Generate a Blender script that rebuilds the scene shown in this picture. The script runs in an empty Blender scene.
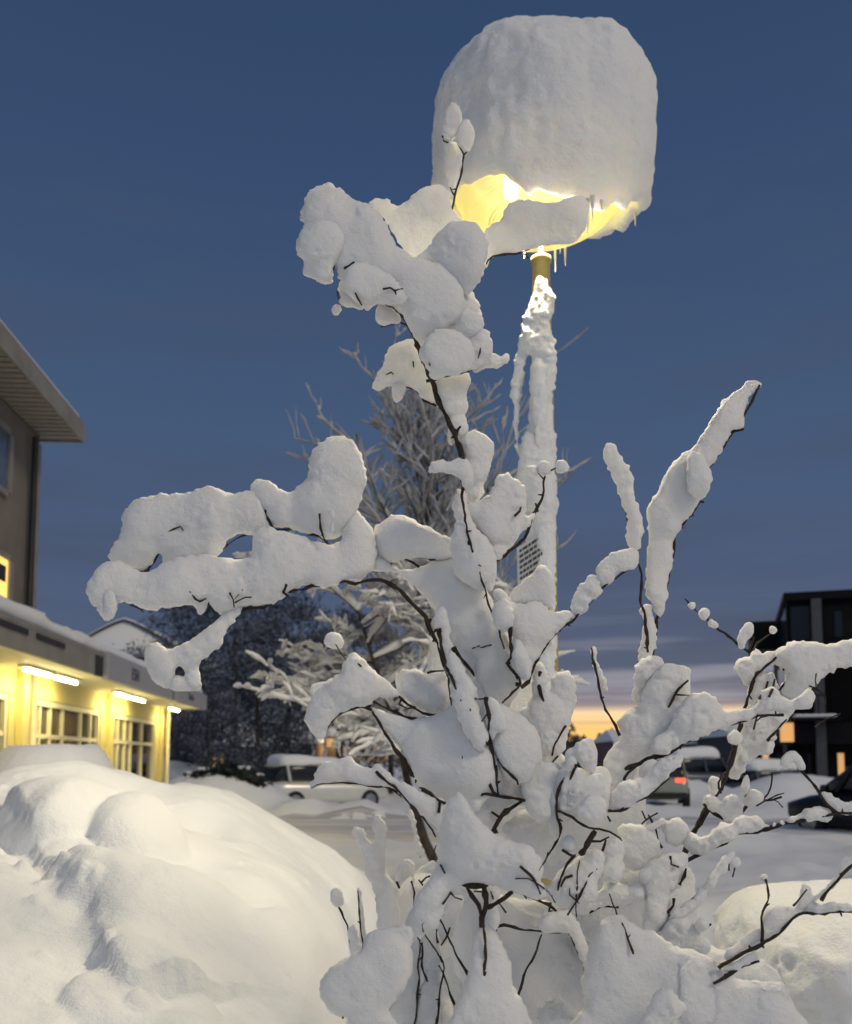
import bpy, math, random
import numpy as np
rnd = random.Random(7)
C = bpy.context.scene
COL = C.collection
TH = math.radians(5.0); FPX = 920.0; CX, EYE = 426.0, 1.6
CY = 760.0 - FPX*math.tan(TH)          # optical axis: a shift lens keeps the uprights nearly upright
cT, sT = math.cos(TH), math.sin(TH)
def unp(u, v, Y):
    """point on the photo ray (u, v) at horizontal distance Y"""
    u = np.asarray(u, float); v = np.asarray(v, float)
    t = (CY - v)/FPX
    D = Y/(cT - t*sT)
    return np.stack([(u - CX)/FPX*D, Y + 0*u, EYE + D*(sT + t*cT)], -1)
# ---------------------------------------------------------------- noise
_tab = np.random.RandomState(11).rand(65536)*2 - 1
def noise3(p, seed=0):
    i = np.floor(p).astype(np.int64); f = p - i; f = f*f*(3 - 2*f)
    r = 0
    for a in (0, 1):
        wx = f[..., 0] if a else 1 - f[..., 0]
        for b in (0, 1):
            wy = f[..., 1] if b else 1 - f[..., 1]
            for c in (0, 1):
                wz = f[..., 2] if c else 1 - f[..., 2]
                h = ((i[..., 0]+a)*73856093 ^ (i[..., 1]+b)*19349663 ^ (i[..., 2]+c)*83492791 ^ (seed*2654435)) & 0xFFFF
                r = r + wx*wy*wz*_tab[h]
    return r
def fbm2(x, y, s, seed=0, oct=3):
    r = 0; a = 1
    for k in range(oct):
        r = r + a*noise3(np.stack([x*s, y*s, 0*x + 7.3*k], -1), seed + k); a *= .5; s *= 2.03
    return r
# ---------------------------------------------------------------- meshes
def mesh_np(name, V, Q, mats, parent=None, smooth=True, midx=None):
    me = bpy.data.meshes.new(name)
    V = np.asarray(V, np.float32)
    if isinstance(Q, np.ndarray):
        n = Q.shape[1]
        me.vertices.add(len(V)); me.vertices.foreach_set('co', V.ravel())
        me.loops.add(Q.size); me.loops.foreach_set('vertex_index', Q.astype(np.int32).ravel())
        me.polygons.add(len(Q))
        me.polygons.foreach_set('loop_start', np.arange(0, Q.size, n, dtype=np.int32))
        me.polygons.foreach_set('loop_total', np.full(len(Q), n, np.int32))
        me.update(calc_edges=True)
    else:
        me.from_pydata(V.tolist(), [], Q)
    me.validate()
    if not isinstance(mats, (list, tuple)): mats = [mats]
    for m in mats: me.materials.append(m)
    if midx is not None: me.polygons.foreach_set('material_index', np.asarray(midx, np.int32))
    me.polygons.foreach_set('use_smooth', np.full(len(me.polygons), smooth))
    o = bpy.data.objects.new(name, me); COL.objects.link(o)
    if parent is not None:
        o.parent = parent
        o.matrix_parent_inverse = mat_world(parent).inverted()
    return o
from mathutils import Matrix, Vector
def mat_world(o):
    m = Matrix.LocRotScale(o.location, o.rotation_euler, o.scale)
    if o.parent is not None: m = mat_world(o.parent) @ o.matrix_parent_inverse @ m
    return m
def empty(name, loc=(0, 0, 0), label=None, cat=None, group=None, rz=0):
    o = bpy.data.objects.new(name, None); COL.objects.link(o)
    o.location = loc; o.rotation_euler = (0, 0, rz); o.empty_display_size = .1
    if label: tag(o, label, cat, group)
    return o
def tag(o, label=None, cat=None, group=None, kind=None):
    if label: o['label'] = label
    if cat: o['category'] = cat
    if group: o['group'] = group
    if kind: o['kind'] = kind
    return o
class MB:
    """collects boxes, tubes, lathes and sheets, then links them as one mesh object"""
    def __init__(s): s.V = []; s.F = []
    def add(s, V, F):
        o = len(s.V); s.V += [tuple(map(float, v)) for v in V]; s.F += [[i + o for i in f] for f in F]
    def box(s, x0, x1, y0, y1, z0, z1, M=None, bev=0.0):
        if bev <= 0:
            V = [(x, y, z) for z in (z0, z1) for y in (y0, y1) for x in (x0, x1)]
            F = [(0, 2, 3, 1), (4, 5, 7, 6), (0, 1, 5, 4), (2, 6, 7, 3), (0, 4, 6, 2), (1, 3, 7, 5)]
        else:
            b = bev; V = []; 
            for z, ins in ((z0, b), (z0+b, 0), (z1-b, 0), (z1, b)):
                for (xs, ys) in ((0, 0), (1, 0), (1, 1), (0, 1)):
                    X = (x1-ins) if xs else (x0+ins); Yy = (y1-ins) if ys else (y0+ins)
                    k = b*(1 if ins == 0 else .3)
                    if (xs, ys) in ((0, 0), (1, 1)):
                        V += [(X, Yy + (k if ys == 0 else -k), z), (X + (k if xs == 0 else -k), Yy, z)]
                    else:
                        V += [(X + (k if xs == 0 else -k), Yy, z), (X, Yy + (k if ys == 0 else -k), z)]
            F = [tuple(range(7, -1, -1)), tuple(range(24, 32))]
            for r in range(3):
                for i in range(8):
                    j = (i+1) % 8; F.append((r*8+i, r*8+j, r*8+8+j, r*8+8+i))
        if M is not None: V = [tuple(M @ Vector(v)) for v in V]
        s.add(V, F)
    def tube(s, pts, rad, n=6, cap=True):
        V, F = tube_np(np.asarray(pts, float), np.asarray(rad, float)*np.ones(len(pts)), n, cap)
        s.add(V, F)
    def lathe(s, prof, c=(0, 0, 0), n=24, close=False):
        V = []; F = []
        for (r, z) in prof:
            for k in range(n):
                a = 2*math.pi*k/n; V.append((c[0]+r*math.cos(a), c[1]+r*math.sin(a), c[2]+z))
        for i in range(len(prof)-1):
            for k in range(n):
                j = (k+1) % n; F.append((i*n+k, i*n+j, (i+1)*n+j, (i+1)*n+k))
        s.add(V, F)
    def prism(s, poly, d, M=None):
        """poly in local xz, extruded along y over d = (y0, y1)"""
        n = len(poly)
        V = [(x, d[0], z) for x, z in poly] + [(x, d[1], z) for x, z in poly]
        F = [tuple(range(n)), tuple(range(2*n-1, n-1, -1))]
        F += [(i, i+n, (i+1) % n + n, (i+1) % n) for i in range(n)]
        if M is not None: V = [tuple(M @ Vector(v)) for v in V]
        s.add(V, F)
    def build(s, name, m, parent=None, smooth=False):
        return mesh_np(name, np.array(s.V), s.F, m, parent, smooth)
def tube_np(P, R, n=6, cap=True):
    T = np.gradient(P, axis=0); T /= np.linalg.norm(T, axis=1)[:, None] + 1e-9
    up = np.array([0.31, 0.95, 0.05])
    A = np.cross(T, up); A /= np.linalg.norm(A, axis=1)[:, None] + 1e-9
    B = np.cross(T, A)
    a = np.arange(n)*2*math.pi/n
    V = P[:, None, :] + R[:, None, None]*(np.cos(a)[None, :, None]*A[:, None, :] + np.sin(a)[None, :, None]*B[:, None, :])
    V = V.reshape(-1, 3)
    F = [(i*n+k, i*n+(k+1) % n, (i+1)*n+(k+1) % n, (i+1)*n+k) for i in range(len(P)-1) for k in range(n)]
    if cap: F += [tuple(range(n)), tuple(range(len(V)-1, len(V)-n-1, -1))]
    return V, F
def spline(P, closed=False, step=4.0):
    P = np.asarray(P, float); n = len(P); out = []
    rng = range(n) if closed else range(n-1)
    for i in rng:
        if closed: p0, p1, p2, p3 = P[i-1], P[i], P[(i+1) % n], P[(i+2) % n]
        else: p0, p1, p2, p3 = P[max(i-1, 0)], P[i], P[i+1], P[min(i+2, n-1)]
        k = max(1, int(np.linalg.norm((p2-p1)[:2])/step))
        for t in np.arange(k)/k:
            out.append(.5*((2*p1) + (p2-p0)*t + (2*p0-5*p1+4*p2-p3)*t*t + (3*p1-p0-3*p2+p3)*t**3))
    if not closed: out.append(P[-1])
    return np.array(out)
# ---------------------------------------------------------------- implicit surfaces
def surfnet(F, smooth=1):
    s = F < 0
    nx, ny, nz = F.shape
    acc = np.zeros((nx-1, ny-1, nz-1, 3)); cnt = np.zeros((nx-1, ny-1, nz-1))
    for ax in range(3):
        o1, o2 = [a for a in range(3) if a != ax]
        lo = [slice(None)]*3; hi = [slice(None)]*3; lo[ax] = slice(0, -1); hi[ax] = slice(1, None)
        Fa, Fb = F[tuple(lo)], F[tuple(hi)]
        m = (Fa < 0) != (Fb < 0)
        t = np.where(m, Fa/(Fa - Fb + 1e-12), 0)
        for a in (0, 1):
            for b in (0, 1):
                sl = [slice(None)]*3
                sl[o1] = slice(a, F.shape[o1]-1+a); sl[o2] = slice(b, F.shape[o2]-1+b)
                mm = m[tuple(sl)]; tt = t[tuple(sl)]
                cnt += mm
                acc[..., ax] += mm*tt; acc[..., o1] += mm*a; acc[..., o2] += mm*b
    act = cnt > 0
    idx = -np.ones(act.shape, np.int64); idx[act] = np.arange(act.sum())
    ijk = np.argwhere(act)
    V = acc[act]/cnt[act][:, None] + ijk
    Q = []
    for ax in range(3):
        o1, o2 = (ax+1) % 3, (ax+2) % 3
        lo = [slice(1, -1)]*3; hi = [slice(1, -1)]*3; lo[ax] = slice(0, -1); hi[ax] = slice(1, None)
        a_, b_ = s[tuple(lo)], s[tuple(hi)]
        for sgn in (0, 1):
            e = np.argwhere((a_ & ~b_) if sgn == 0 else (~a_ & b_))
            if not len(e): continue
            g = e.copy(); g[:, o1] += 1; g[:, o2] += 1
            q = []
            for (d1, d2) in ((-1, -1), (0, -1), (0, 0), (-1, 0)):
                c = g.copy(); c[:, o1] += d1; c[:, o2] += d2
                q.append(idx[c[:, 0], c[:, 1], c[:, 2]])
            q = np.stack(q, 1)
            Q.append(q if sgn == 0 else q[:, ::-1])
    Q = np.concatenate(Q)
    Q = Q[(Q >= 0).all(1)]
    for _ in range(smooth):
        S = np.zeros_like(V); n = np.zeros(len(V))
        for a, b in ((0, 1), (1, 2), (2, 3), (3, 0)):
            for x, y in ((a, b), (b, a)):
                for k in range(3): S[:, k] += np.bincount(Q[:, x], V[Q[:, y], k], len(V))
                n += np.bincount(Q[:, x], minlength=len(V))
        V = .6*V + .4*S/n[:, None]
    return V, Q
def poly_sd(P, U, W):
    """signed distance (positive inside) of the points (U, W) to the closed polygon P"""
    x = U.ravel()[:, None]; y = W.ravel()[:, None]
    A = P; B = np.roll(P, -1, 0)
    dx, dy = (B-A)[:, 0], (B-A)[:, 1]
    t = np.clip(((x-A[:, 0])*dx + (y-A[:, 1])*dy)/(dx*dx+dy*dy+1e-9), 0, 1)
    d = np.sqrt(((x-A[:, 0]-t*dx)**2 + (y-A[:, 1]-t*dy)**2).min(1))
    ya, yb = A[:, 1], B[:, 1]
    c = ((ya > y) != (yb > y)) & (x < dx*(y-ya)/(yb-ya+1e-12) + A[:, 0])
    ins = c.sum(1) % 2 == 1
    return np.where(ins, d, -d).reshape(U.shape)
front = np.full((1240, 1140), 1e9)        # nearest snow surface met along each ray, used to lay twigs on it
FO = 100
def snow_clump(poly, Y, mat, parent, name='snow_clump', st=2.0, cap=17.0, k=1.0, rough=1.0, seed=0, tilt=0.0, smooth=1, nscale=1.0, crumb=1.0):
    P = spline(poly, True, 3.0)
    m = 9
    u0, v0 = P.min(0) - m; u1, v1 = P.max(0) + m
    us = np.arange(u0, u1, st); vs = np.arange(v0, v1, st)
    U, W = np.meshgrid(us, vs, indexing='ij')
    # ragged outline
    n2 = np.stack([U/9., W/9., 0*U + seed], -1)
    d = np.concatenate([poly_sd(P, U[i:i+24], W[i:i+24]) for i in range(0, len(us), 24)])
    d = d + 1.0 + rough*(1.3*noise3(n2, seed) + 1.9*noise3(n2*2.3, seed+5))
    d = d + rough*crumb*1.6*(np.abs(noise3(n2*1.5, seed+9)) - .25)
    # inscribed balls along the medial axis give the thickness
    dm = np.pad(d, 1, constant_values=-9)
    loc = d > 1.0
    nb = np.stack([dm[1+a:1+a+d.shape[0], 1+b:1+b+d.shape[1]] for a in (-1, 0, 1) for b in (-1, 0, 1)]).max(0)
    med = np.argwhere(loc & (d >= nb - st*.18))
    if len(med) > 500: med = med[np.random.RandomState(seed).choice(len(med), 500, False)]
    E = np.zeros_like(d)
    for (i, j) in med:
        r = d[i, j] + .4; a = r if r < cap*.5 else cap*.5 + (r - cap*.5)*.55
        a = min(a, cap*1.25)
        R = int(r/st) + 1
        si = slice(max(i-R, 0), i+R+1); sj = slice(max(j-R, 0), j+R+1)
        q2 = ((U[si, sj]-U[i, j])**2 + (W[si, sj]-W[i, j])**2)/(r*r); e = (1 - q2*(.45 + .55*np.clip(q2, 0, 1)))*a*a; e = np.where(q2 < 1, e, 0)
        E[si, sj] = np.maximum(E[si, sj], e)
    E = np.maximum(E, np.where(d > 0, np.minimum(d, 3)*6, 0))
    for _ in range(2):
        p = np.pad(E, 1, mode='edge'); E = np.where(d > 0, (p[:-2, 1:-1]+p[2:, 1:-1]+p[1:-1, :-2]+p[1:-1, 2:]+2*E)/6, 0)
    h = k*np.sqrt(E)
    wc = 5*noise3(np.stack([U/60., W/60., 0*U+seed*.37], -1), 3)
    H = h.max() + 10
    ws = np.arange(-H-4, H+4+st, st)
    UU = U[:, :, None] + 0*ws; VV = W[:, :, None] + 0*ws; WW = ws[None, None, :] + 0*UU
    Fv = np.abs(WW - wc[:, :, None]) - h[:, :, None]
    out = (d <= 0)[:, :, None]
    Fv = np.where(out, np.abs(WW - wc[:, :, None])*.8 - 1.4*d[:, :, None] + .3, Fv)
    q = np.stack([UU, VV, WW], -1)
    near = np.abs(Fv) < 9
    nz = np.zeros_like(Fv); qq = q[near]
    nz[near] = nscale*(4.6*noise3(qq/34., 21) + 1.5*noise3(qq/14., 22)) + rough*(.5 + .5*crumb)*(.45 + .9*np.clip(noise3(qq/40., 27)*2, 0, 1))*(1.7*noise3(qq/6., 23) + 1.2*noise3(qq/3.1, 24))
    nz[near] -= crumb*rough*(.5 + np.clip(noise3(qq/32., 28)*2.2, -.35, 1))*(2.2*np.abs(noise3(qq/7.5, 25)) + 1.0*np.abs(noise3(qq/3.9, 26)) - .55)
    Fv = Fv + np.where(out, 0, nz*np.clip(h[:, :, None]/9, .25, 1))
    Fv[0] = Fv[-1] = 5; Fv[:, 0] = Fv[:, -1] = 5; Fv[:, :, 0] = Fv[:, :, -1] = 5
    V, Q = surfnet(Fv, smooth)
    u = us[0] + V[:, 0]*st; v = vs[0] + V[:, 1]*st; w = ws[0] + V[:, 2]*st
    pu = P[:, 0].mean()
    Yd = Y + (w + tilt*(u - pu))*Y/FPX
    X = unp(u, v, Yd)
    # remember the front surface
    fi = ((U+FO).astype(int)).clip(0, 1139); fj = ((W+FO).astype(int)).clip(0, 1239)
    yf = np.where(h > 0, Y + (wc - h + tilt*(U - pu))*Y/FPX, 1e9)
    for a in (0, 1):
        for b in (0, 1): 
            np.minimum.at(front, ((fj+b).clip(0, 1239), (fi+a).clip(0, 1139)), yf)
    return mesh_np(name, X, Q, mat, parent, True)
LAMP_W = 310.0
BOWL_W = 4.6
FILL_E = 0.95
TUBE_W = 20.0
BACK_FILL = (.27, .30, .36)
# ---------------------------------------------------------------- materials
def newmat(name):
    m = bpy.data.materials.new(name); m.use_nodes = True
    nt = m.node_tree; return m, nt, nt.nodes, nt.links, nt.nodes['Principled BSDF']
def mat(name, col, rough=.6, metal=0.0, var=.12, scale=9.0, bump=0.0, bscale=60.0, emit=None, estr=0, alpha=None, spec=None):
    m, nt, N, L, b = newmat(name)
    tc = N.new('ShaderNodeTexCoord')
    nz = N.new('ShaderNodeTexNoise'); nz.inputs['Scale'].default_value = scale; nz.inputs['Detail'].default_value = 4
    L.new(tc.outputs['Object'], nz.inputs['Vector'])
    r = N.new('ShaderNodeValToRGB')
    r.color_ramp.elements[0].position = .3; r.color_ramp.elements[1].position = .7
    r.color_ramp.elements[0].color = tuple(c*(1-var) for c in col) + (1,)
    r.color_ramp.elements[1].color = tuple(min(1, c*(1+var)) for c in col) + (1,)
    L.new(nz.outputs['Fac'], r.inputs['Fac']); L.new(r.outputs['Color'], b.inputs['Base Color'])
    b.inputs['Roughness'].default_value = rough; b.inputs['Metallic'].default_value = metal
    if spec is not None: b.inputs['Specular IOR Level'].default_value = spec
    if bump:
        n2 = N.new('ShaderNodeTexNoise'); n2.inputs['Scale'].default_value = bscale; n2.inputs['Detail'].default_value = 5
        L.new(tc.outputs['Object'], n2.inputs['Vector'])
        bp = N.new('ShaderNodeBump'); bp.inputs['Strength'].default_value = bump; bp.inputs['Distance'].default_value = .02
        L.new(n2.outputs['Fac'], bp.inputs['Height']); L.new(bp.outputs['Normal'], b.inputs['Normal'])
    if emit:
        b.inputs['Emission Color'].default_value = emit + (1,); b.inputs['Emission Strength'].default_value = estr
    return m
def snowmat(name, col=(.86, .88, .91), sss=.0, rad=.02, b1=.35, s1=60., b2=.3, s2=260., dist=.01):
    m, nt, N, L, b = newmat(name)
    tc = N.new('ShaderNodeTexCoord')
    nz = N.new('ShaderNodeTexNoise'); nz.inputs['Scale'].default_value = s1*.12; nz.inputs['Detail'].default_value = 3
    L.new(tc.outputs['Object'], nz.inputs['Vector'])
    r = N.new('ShaderNodeValToRGB')
    r.color_ramp.elements[0].color = tuple(c*.955 for c in col) + (1,)
    r.color_ramp.elements[1].color = tuple(min(.95, c*1.03) for c in col) + (1,)
    L.new(nz.outputs['Fac'], r.inputs['Fac']); L.new(r.outputs['Color'], b.inputs['Base Color'])
    b.inputs['Roughness'].default_value = .75; b.inputs['Specular IOR Level'].default_value = .25
    if sss:
        b.inputs['Subsurface Weight'].default_value = sss
        b.inputs['Subsurface Radius'].default_value = (1.0, .85, .6)
        b.inputs['Subsurface Scale'].default_value = rad
    n1 = N.new('ShaderNodeTexNoise'); n1.inputs['Scale'].default_value = s1; n1.inputs['Detail'].default_value = 5; n1.inputs['Roughness'].default_value = .6
    n2 = N.new('ShaderNodeTexNoise'); n2.inputs['Scale'].default_value = s2; n2.inputs['Detail'].default_value = 2
    for n in (n1, n2): L.new(tc.outputs['Object'], n.inputs['Vector'])
    B1 = N.new('ShaderNodeBump'); B1.inputs['Strength'].default_value = b1; B1.inputs['Distance'].default_value = dist
    B2 = N.new('ShaderNodeBump'); B2.inputs['Strength'].default_value = b2; B2.inputs['Distance'].default_value = dist*.3
    L.new(n1.outputs['Fac'], B1.inputs['Height']); L.new(n2.outputs['Fac'], B2.inputs['Height'])
    L.new(B1.outputs['Normal'], B2.inputs['Normal']); L.new(B2.outputs['Normal'], b.inputs['Normal'])
    return m
M_snow = snowmat('shrub_snow', col=(.90, .91, .92), sss=.5, rad=.03, b1=.6, s1=110., b2=.7, s2=380., dist=.010)
M_cap = snowmat('cap_snow', sss=.8, rad=.085, b1=.95, s1=30., b2=.6, s2=110., dist=.022)
M_crust = snowmat('crust_snow', sss=.6, rad=.012, b1=.8, s1=50., dist=.012)
M_pile = snowmat('pile_snow', b1=.45, s1=16., b2=.3, s2=120., dist=.02)
M_gsnow = snowmat('ground_snow', b1=.4, s1=1.8, b2=.3, s2=9., dist=.08)
M_far = snowmat('far_snow', b1=.3, s1=6., b2=.2, s2=25., dist=.04)
M_bark = mat('bark', (.034, .022, .017), .8, var=.5, scale=60, bump=.6, bscale=180)
M_bark2 = mat('tree_bark', (.045, .034, .028), .85, var=.4, scale=25, bump=.5)
M_darkglass = mat('dark_glass', (.012, .016, .022), .08, var=.2, scale=2)
M_rubber = mat('rubber', (.012, .012, .013), .85)
M_chrome = mat('alloy', (.35, .36, .38), .35, .9)
M_black = mat('black_trim', (.012, .012, .013), .5)
M_pole = mat('pole_paint', (.42, .34, .13), .45, var=.1, scale=14)
def emis(name, col, s):
    return mat(name, col, .4, var=.02, emit=col, estr=s)
# ---------------------------------------------------------------- the shrub, measured off the photo tile by tile
TILE = {'A': (290, 100, 4), 'B': (80, 420, 4), 'C': (260, 420, 4), 'D': (370, 320, 4), 'E': (430, 540, 4), 'G': (590, 370, 4),
        'H': (639, 580, 4), 'F': (540, 600, 4), 'J': (290, 600, 4), 'K': (300, 768, 4), 'L': (430, 768, 4), 'M': (560, 768, 4),
        'N': (639, 768, 4), 'P': (420, 0, 3.408), 'Q': (470, 230, 6.55), 'S': (70, 400, 2.58), 'X': (0, 0, 1)}
def pts(tile, s):
    ox, oy, k = TILE[tile]; out = []
    for w in s.split():
        t = tile
        if w[0].isalpha(): t = w[0]; w = w[1:]
        a, b, c = TILE[t]; x, y = w.split(','); out.append((a + float(x)/c, b + float(y)/c))
    return np.array(out)
def disc(tile, x, y, r, e=1.1):
    return ' '.join('%.1f,%.1f' % (x + r*math.cos(a)*(1+.12*math.sin(3*a+x)), y + e*r*math.sin(a)*(1+.1*math.cos(2*a+y))) for a in np.arange(8)*math.pi/4)
# each branch: base distance, [(tile, radius px, on_front, points)], [(tile, distance offset, depth scale, points)]
BR = []
def branch(Y, twigs, clumps): BR.append((Y, twigs, clumps))
# --- the tall leader towards the lamp
branch(2.0, [
 ('D', 4.2, 0, '380,640 370,550 355,500 D330,440 D300,370 D260,280 D225,190 D185,80 A520,990 A490,930 A450,870 A410,825 A345,808 A300,780'),
 ('A', 1.7, 0, '360,905 400,899 440,890 470,905'), ('A', 1.2, 0, '190,750 193,790 215,825 240,822'),
 ('A', 1.2, 1, '370,755 400,752 420,765 452,757'), ('A', 1.0, 1, '418,764 424,780'), ('A', 2.2, 1, '215,680 235,668 250,655'), ('A', 1.8, 1, '172,680 180,662'),
 ('A', 1.3, 1, '260,770 272,795 285,822')],
 [('A', -.05, 1, '55,440 70,385 100,350 145,337 185,350 215,380 260,405 310,420 345,450 380,495 415,570 450,605 500,635 560,650 620,665 665,700 685,760 700,800 690,870 640,900 580,930 530,960 500,930 465,880 445,850 410,820 360,802 325,825 305,845 285,815 250,800 215,770 200,720 187,665 170,660 165,720 145,735 100,710 55,695 62,640 35,625 28,590 40,545 60,500 48,480'),
  ('A', -.07, 1, '40,545 70,500 130,480 190,500 215,560 195,620 170,660 165,720 145,735 100,710 55,695 62,640 35,625 28,590'),
  ('A', -.09, 1, '235,665 300,655 370,680 440,740 470,800 400,815 345,805 300,835 250,790 215,740'),
  ('A', -.03, 1, '500,640 545,600 580,550 620,510 665,488 720,487 765,520 787,575 785,640 765,700 735,745 715,765 680,765 630,730 570,670'),
  ('A', .09, .42, '315,415 345,392 385,400 430,430 465,415 500,375 550,348 590,340 630,365 640,420 645,445 690,475 660,500 620,540 580,600 520,640 480,630 440,590 410,530 380,470 345,440'),
  ('A', .0, 1, '670,760 720,760 748,800 760,850 762,900 750,930 720,950 690,930 620,925 560,960 530,960 560,880 620,800'),
  ('A', -.02, 1, '355,820 390,830 430,860 440,885 410,893 370,898 348,875'),
  ('A', -.02, 1, '205,730 240,755 275,790 290,830 260,828 235,822 205,812 198,770'),
  ('A', -.02, 1, disc('A', 185, 838, 16))])
branch(2.16, [('X', 5.0, 0, '486,1150 487,1000 488,900 489,800 488,700 482,620 470,540 464,480')], [('X', -.1, .8, '462,600 478,610 492,660 500,720 492,780 476,740 466,680')])
branch(2.08, [('P', 1.9, 0, '160,960 200,930 222,905 250,876 300,864 350,860 400,838 450,833 515,831'), ('P', 1.4, 0, '395,842 412,826 425,808'),
  ('P', 1.2, 0, '350,860 362,872 368,880')],
 [('P', .0, .5, '222,790 250,765 280,750 300,700 340,680 400,690 440,692 490,685 530,668 560,675 575,700 570,750 555,790 520,825 470,828 420,832 380,848 310,858 270,862 240,880 222,905')])
branch(2.1, [('A', 1.6, 0, '640,460 650,425 660,380 680,310 693,240 697,212 670,180'), ('A', 1.2, 0, '693,220 709,208'), ('A', 1.2, 0, '651,380 641,350'), ('A', 1.5, 1, '612,148 622,160 632,170')],
 [('A', .0, .8, '622,60 650,15 675,35 682,80 662,130 640,160 615,140 605,118 618,95'), ('A', .0, .8, '685,90 710,82 728,115 728,170 715,205 690,192 672,172 668,130'),
  ('A', .03, .7, '606,118 640,150 668,180 686,210 680,260 662,330 645,378 634,330 622,280 627,200 615,150')])
# --- mid leader snow
branch(1.97, [('D', 2.0, 0, '225,248 260,236 290,226 350,218 400,205 412,198'), ('D', 1.6, 1, '210,170 228,168 240,182'), ('D', 1.2, 1, '435,160 442,130 440,110'), ('D', 1.4, 1, '335,345 338,325 350,340')],
 [('D', .0, 1, '150,-30 300,-60 440,-15 442,45 405,78 330,60 270,65 225,95 205,110 180,60'),
  ('D', -.05, 1, '200,130 225,80 270,45 320,40 370,60 405,85 412,130 398,170 400,200 350,213 290,222 255,232 230,190 210,165'),
  ('D', -.02, 1, '400,80 430,45 460,42 482,70 490,120 470,160 445,170 425,192 398,200 402,140'),
  ('D', .0, 1, '412,198 440,165 490,135 525,150 545,130 560,145 552,172 500,185 450,195 420,205')])
branch(2.06, [('D', 1.6, 0, '130,260 190,288 215,320 275,343 300,370'), ('D', 1.1, 1, '170,165 175,190'), ('D', 1.2, 1, '60,220 80,212 92,215')],
 [('D', .0, .5, '172,80 130,85 90,105 65,140 55,185 30,210 12,268 40,280 65,262 100,262 140,262 190,285 230,320 275,340 270,300 240,240 215,180 195,120'),
  ('D', .0, .9, '98,255 140,258 128,308 108,328 93,308')])
branch(2.0, [('D', 2.2, 1, '372,555 360,505 345,475 350,440 362,425')],
 [('D', .01, 1, '265,245 330,228 390,215 394,260 380,300 387,340 375,390 387,430 370,460 342,475 325,503 315,470 320,430 305,380 285,320'),
  ('D', .02, 1, '355,470 390,448 420,445 460,465 490,495 497,525 480,560 475,600 455,640 450,690 420,720 385,720 380,640 378,560 360,500')])
branch(1.93, [('D', 1.9, 1, '362,640 368,700 378,780 395,870 415,950 E155,0 E185,100 E210,180 E245,280 E285,390 E303,432')],
 [('D', .0, 1, '238,602 245,575 280,570 330,570 375,558 400,575 412,610 405,670 385,690 365,640 340,622 300,603 260,605'),
  ('D', .05, 1, '350,680 380,690 390,770 440,850 480,900 500,960 505,1030 480,1080 430,1080 400,1060 340,1000 330,880 347,800 337,750'),])
branch(2.03, [('D', 2.6, 0, '470,1010 500,970 540,938 590,888 640,828 667,760 687,700 692,640 700,620'), ('D', 1.0, 0, '700,618 730,600 755,590'), ('D', 1.0, 0, '692,635 672,612'), ('D', 1.6, 1, '578,780 598,760 605,745'), ('D', 1.8, 0, '655,775 670,760 665,740')],
 [('D', -.02, 1, '445,720 490,680 515,630 545,615 580,635 610,660 622,710 617,760 610,785 640,778 672,762 640,812 580,880 540,928 500,965 490,900 450,850 400,790 385,740'),
  ('D', .0, 1, disc('D', 697, 590, 26)), ('D', .0, 1, disc('D', 650, 602, 24, .8)), ('D', .0, 1, disc('D', 768, 585, 24))])
branch(2.05, [('D', 2.0, 0, '80,968 110,955 150,957 190,985 200,1010'), ('D', 2.0, 0, '310,948 270,955 240,955 212,932')],
 [('D', .0, 1, '15,850 40,815 85,788 125,785 180,805 240,840 310,870 350,895 350,950 300,953 240,948 200,948 150,950 90,962 40,950 20,930')])
# --- the long left arm
branch(2.0, [('C', 3.2, 0, 'E150,640 E90,560 700,880 680,840 660,790 620,750 570,690 520,650 480,638 430,638 385,655 340,645 230,658 150,680 90,700 30,742 B740,748 B660,757 B600,800 B570,850 B540,900 B500,935 B462,972'),
  ('B', 2.0, 0, '660,755 560,742 500,735 440,735 380,747 310,748 240,752 200,740 160,722 140,700'),
  ('B', 2.6, 1, '770,588 795,620 825,660 812,690 830,700'), ('B', 1.3, 1, '600,690 615,718 617,745'), ('B', 1.2, 1, '617,720 640,690 648,675'), ('B', 1.2, 1, '620,730 660,710 685,708'),
  ('B', 1.6, 1, '445,685 462,715 480,725 510,715'), ('B', 1.3, 0, '520,735 515,760 505,775'), ('B', 1.0, 0, '120,800 133,780 140,765')],
 [('B', .0, 1, '40,640 70,595 120,570 160,572 210,600 270,615 320,590 370,560 430,550 500,540 550,550 610,560 680,548 697,510 692,470 740,430 800,450 C150,462 C230,492 C290,500 C330,480 C330,420 C345,350 C380,360 C420,400 C445,440 C458,500 C460,555 C440,605 C400,638 C350,638 C300,660 C240,668 C180,652 C120,685 C60,725 C0,742 680,740 640,753 605,790 560,770 530,740 510,718 495,765 480,780 460,738 430,732 380,742 330,745 290,762 250,752 200,732 160,718 140,708 142,740 135,780 105,800 80,780 65,745 40,730 32,680'),
  ('B', -.05, .9, '95,690 110,672 130,685 142,720 140,765 125,795 100,780 95,730'),
  ('S', .0, 1, '195,650 205,632 225,628 260,645 330,610 390,560 430,525 445,540 400,592 385,635 330,680 335,735 305,747 296,725 296,692 270,690 268,735 240,742 215,720 202,690'),
  ('S', .0, 1, '262,715 300,718 330,725 337,745 300,750 265,745')])
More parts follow.
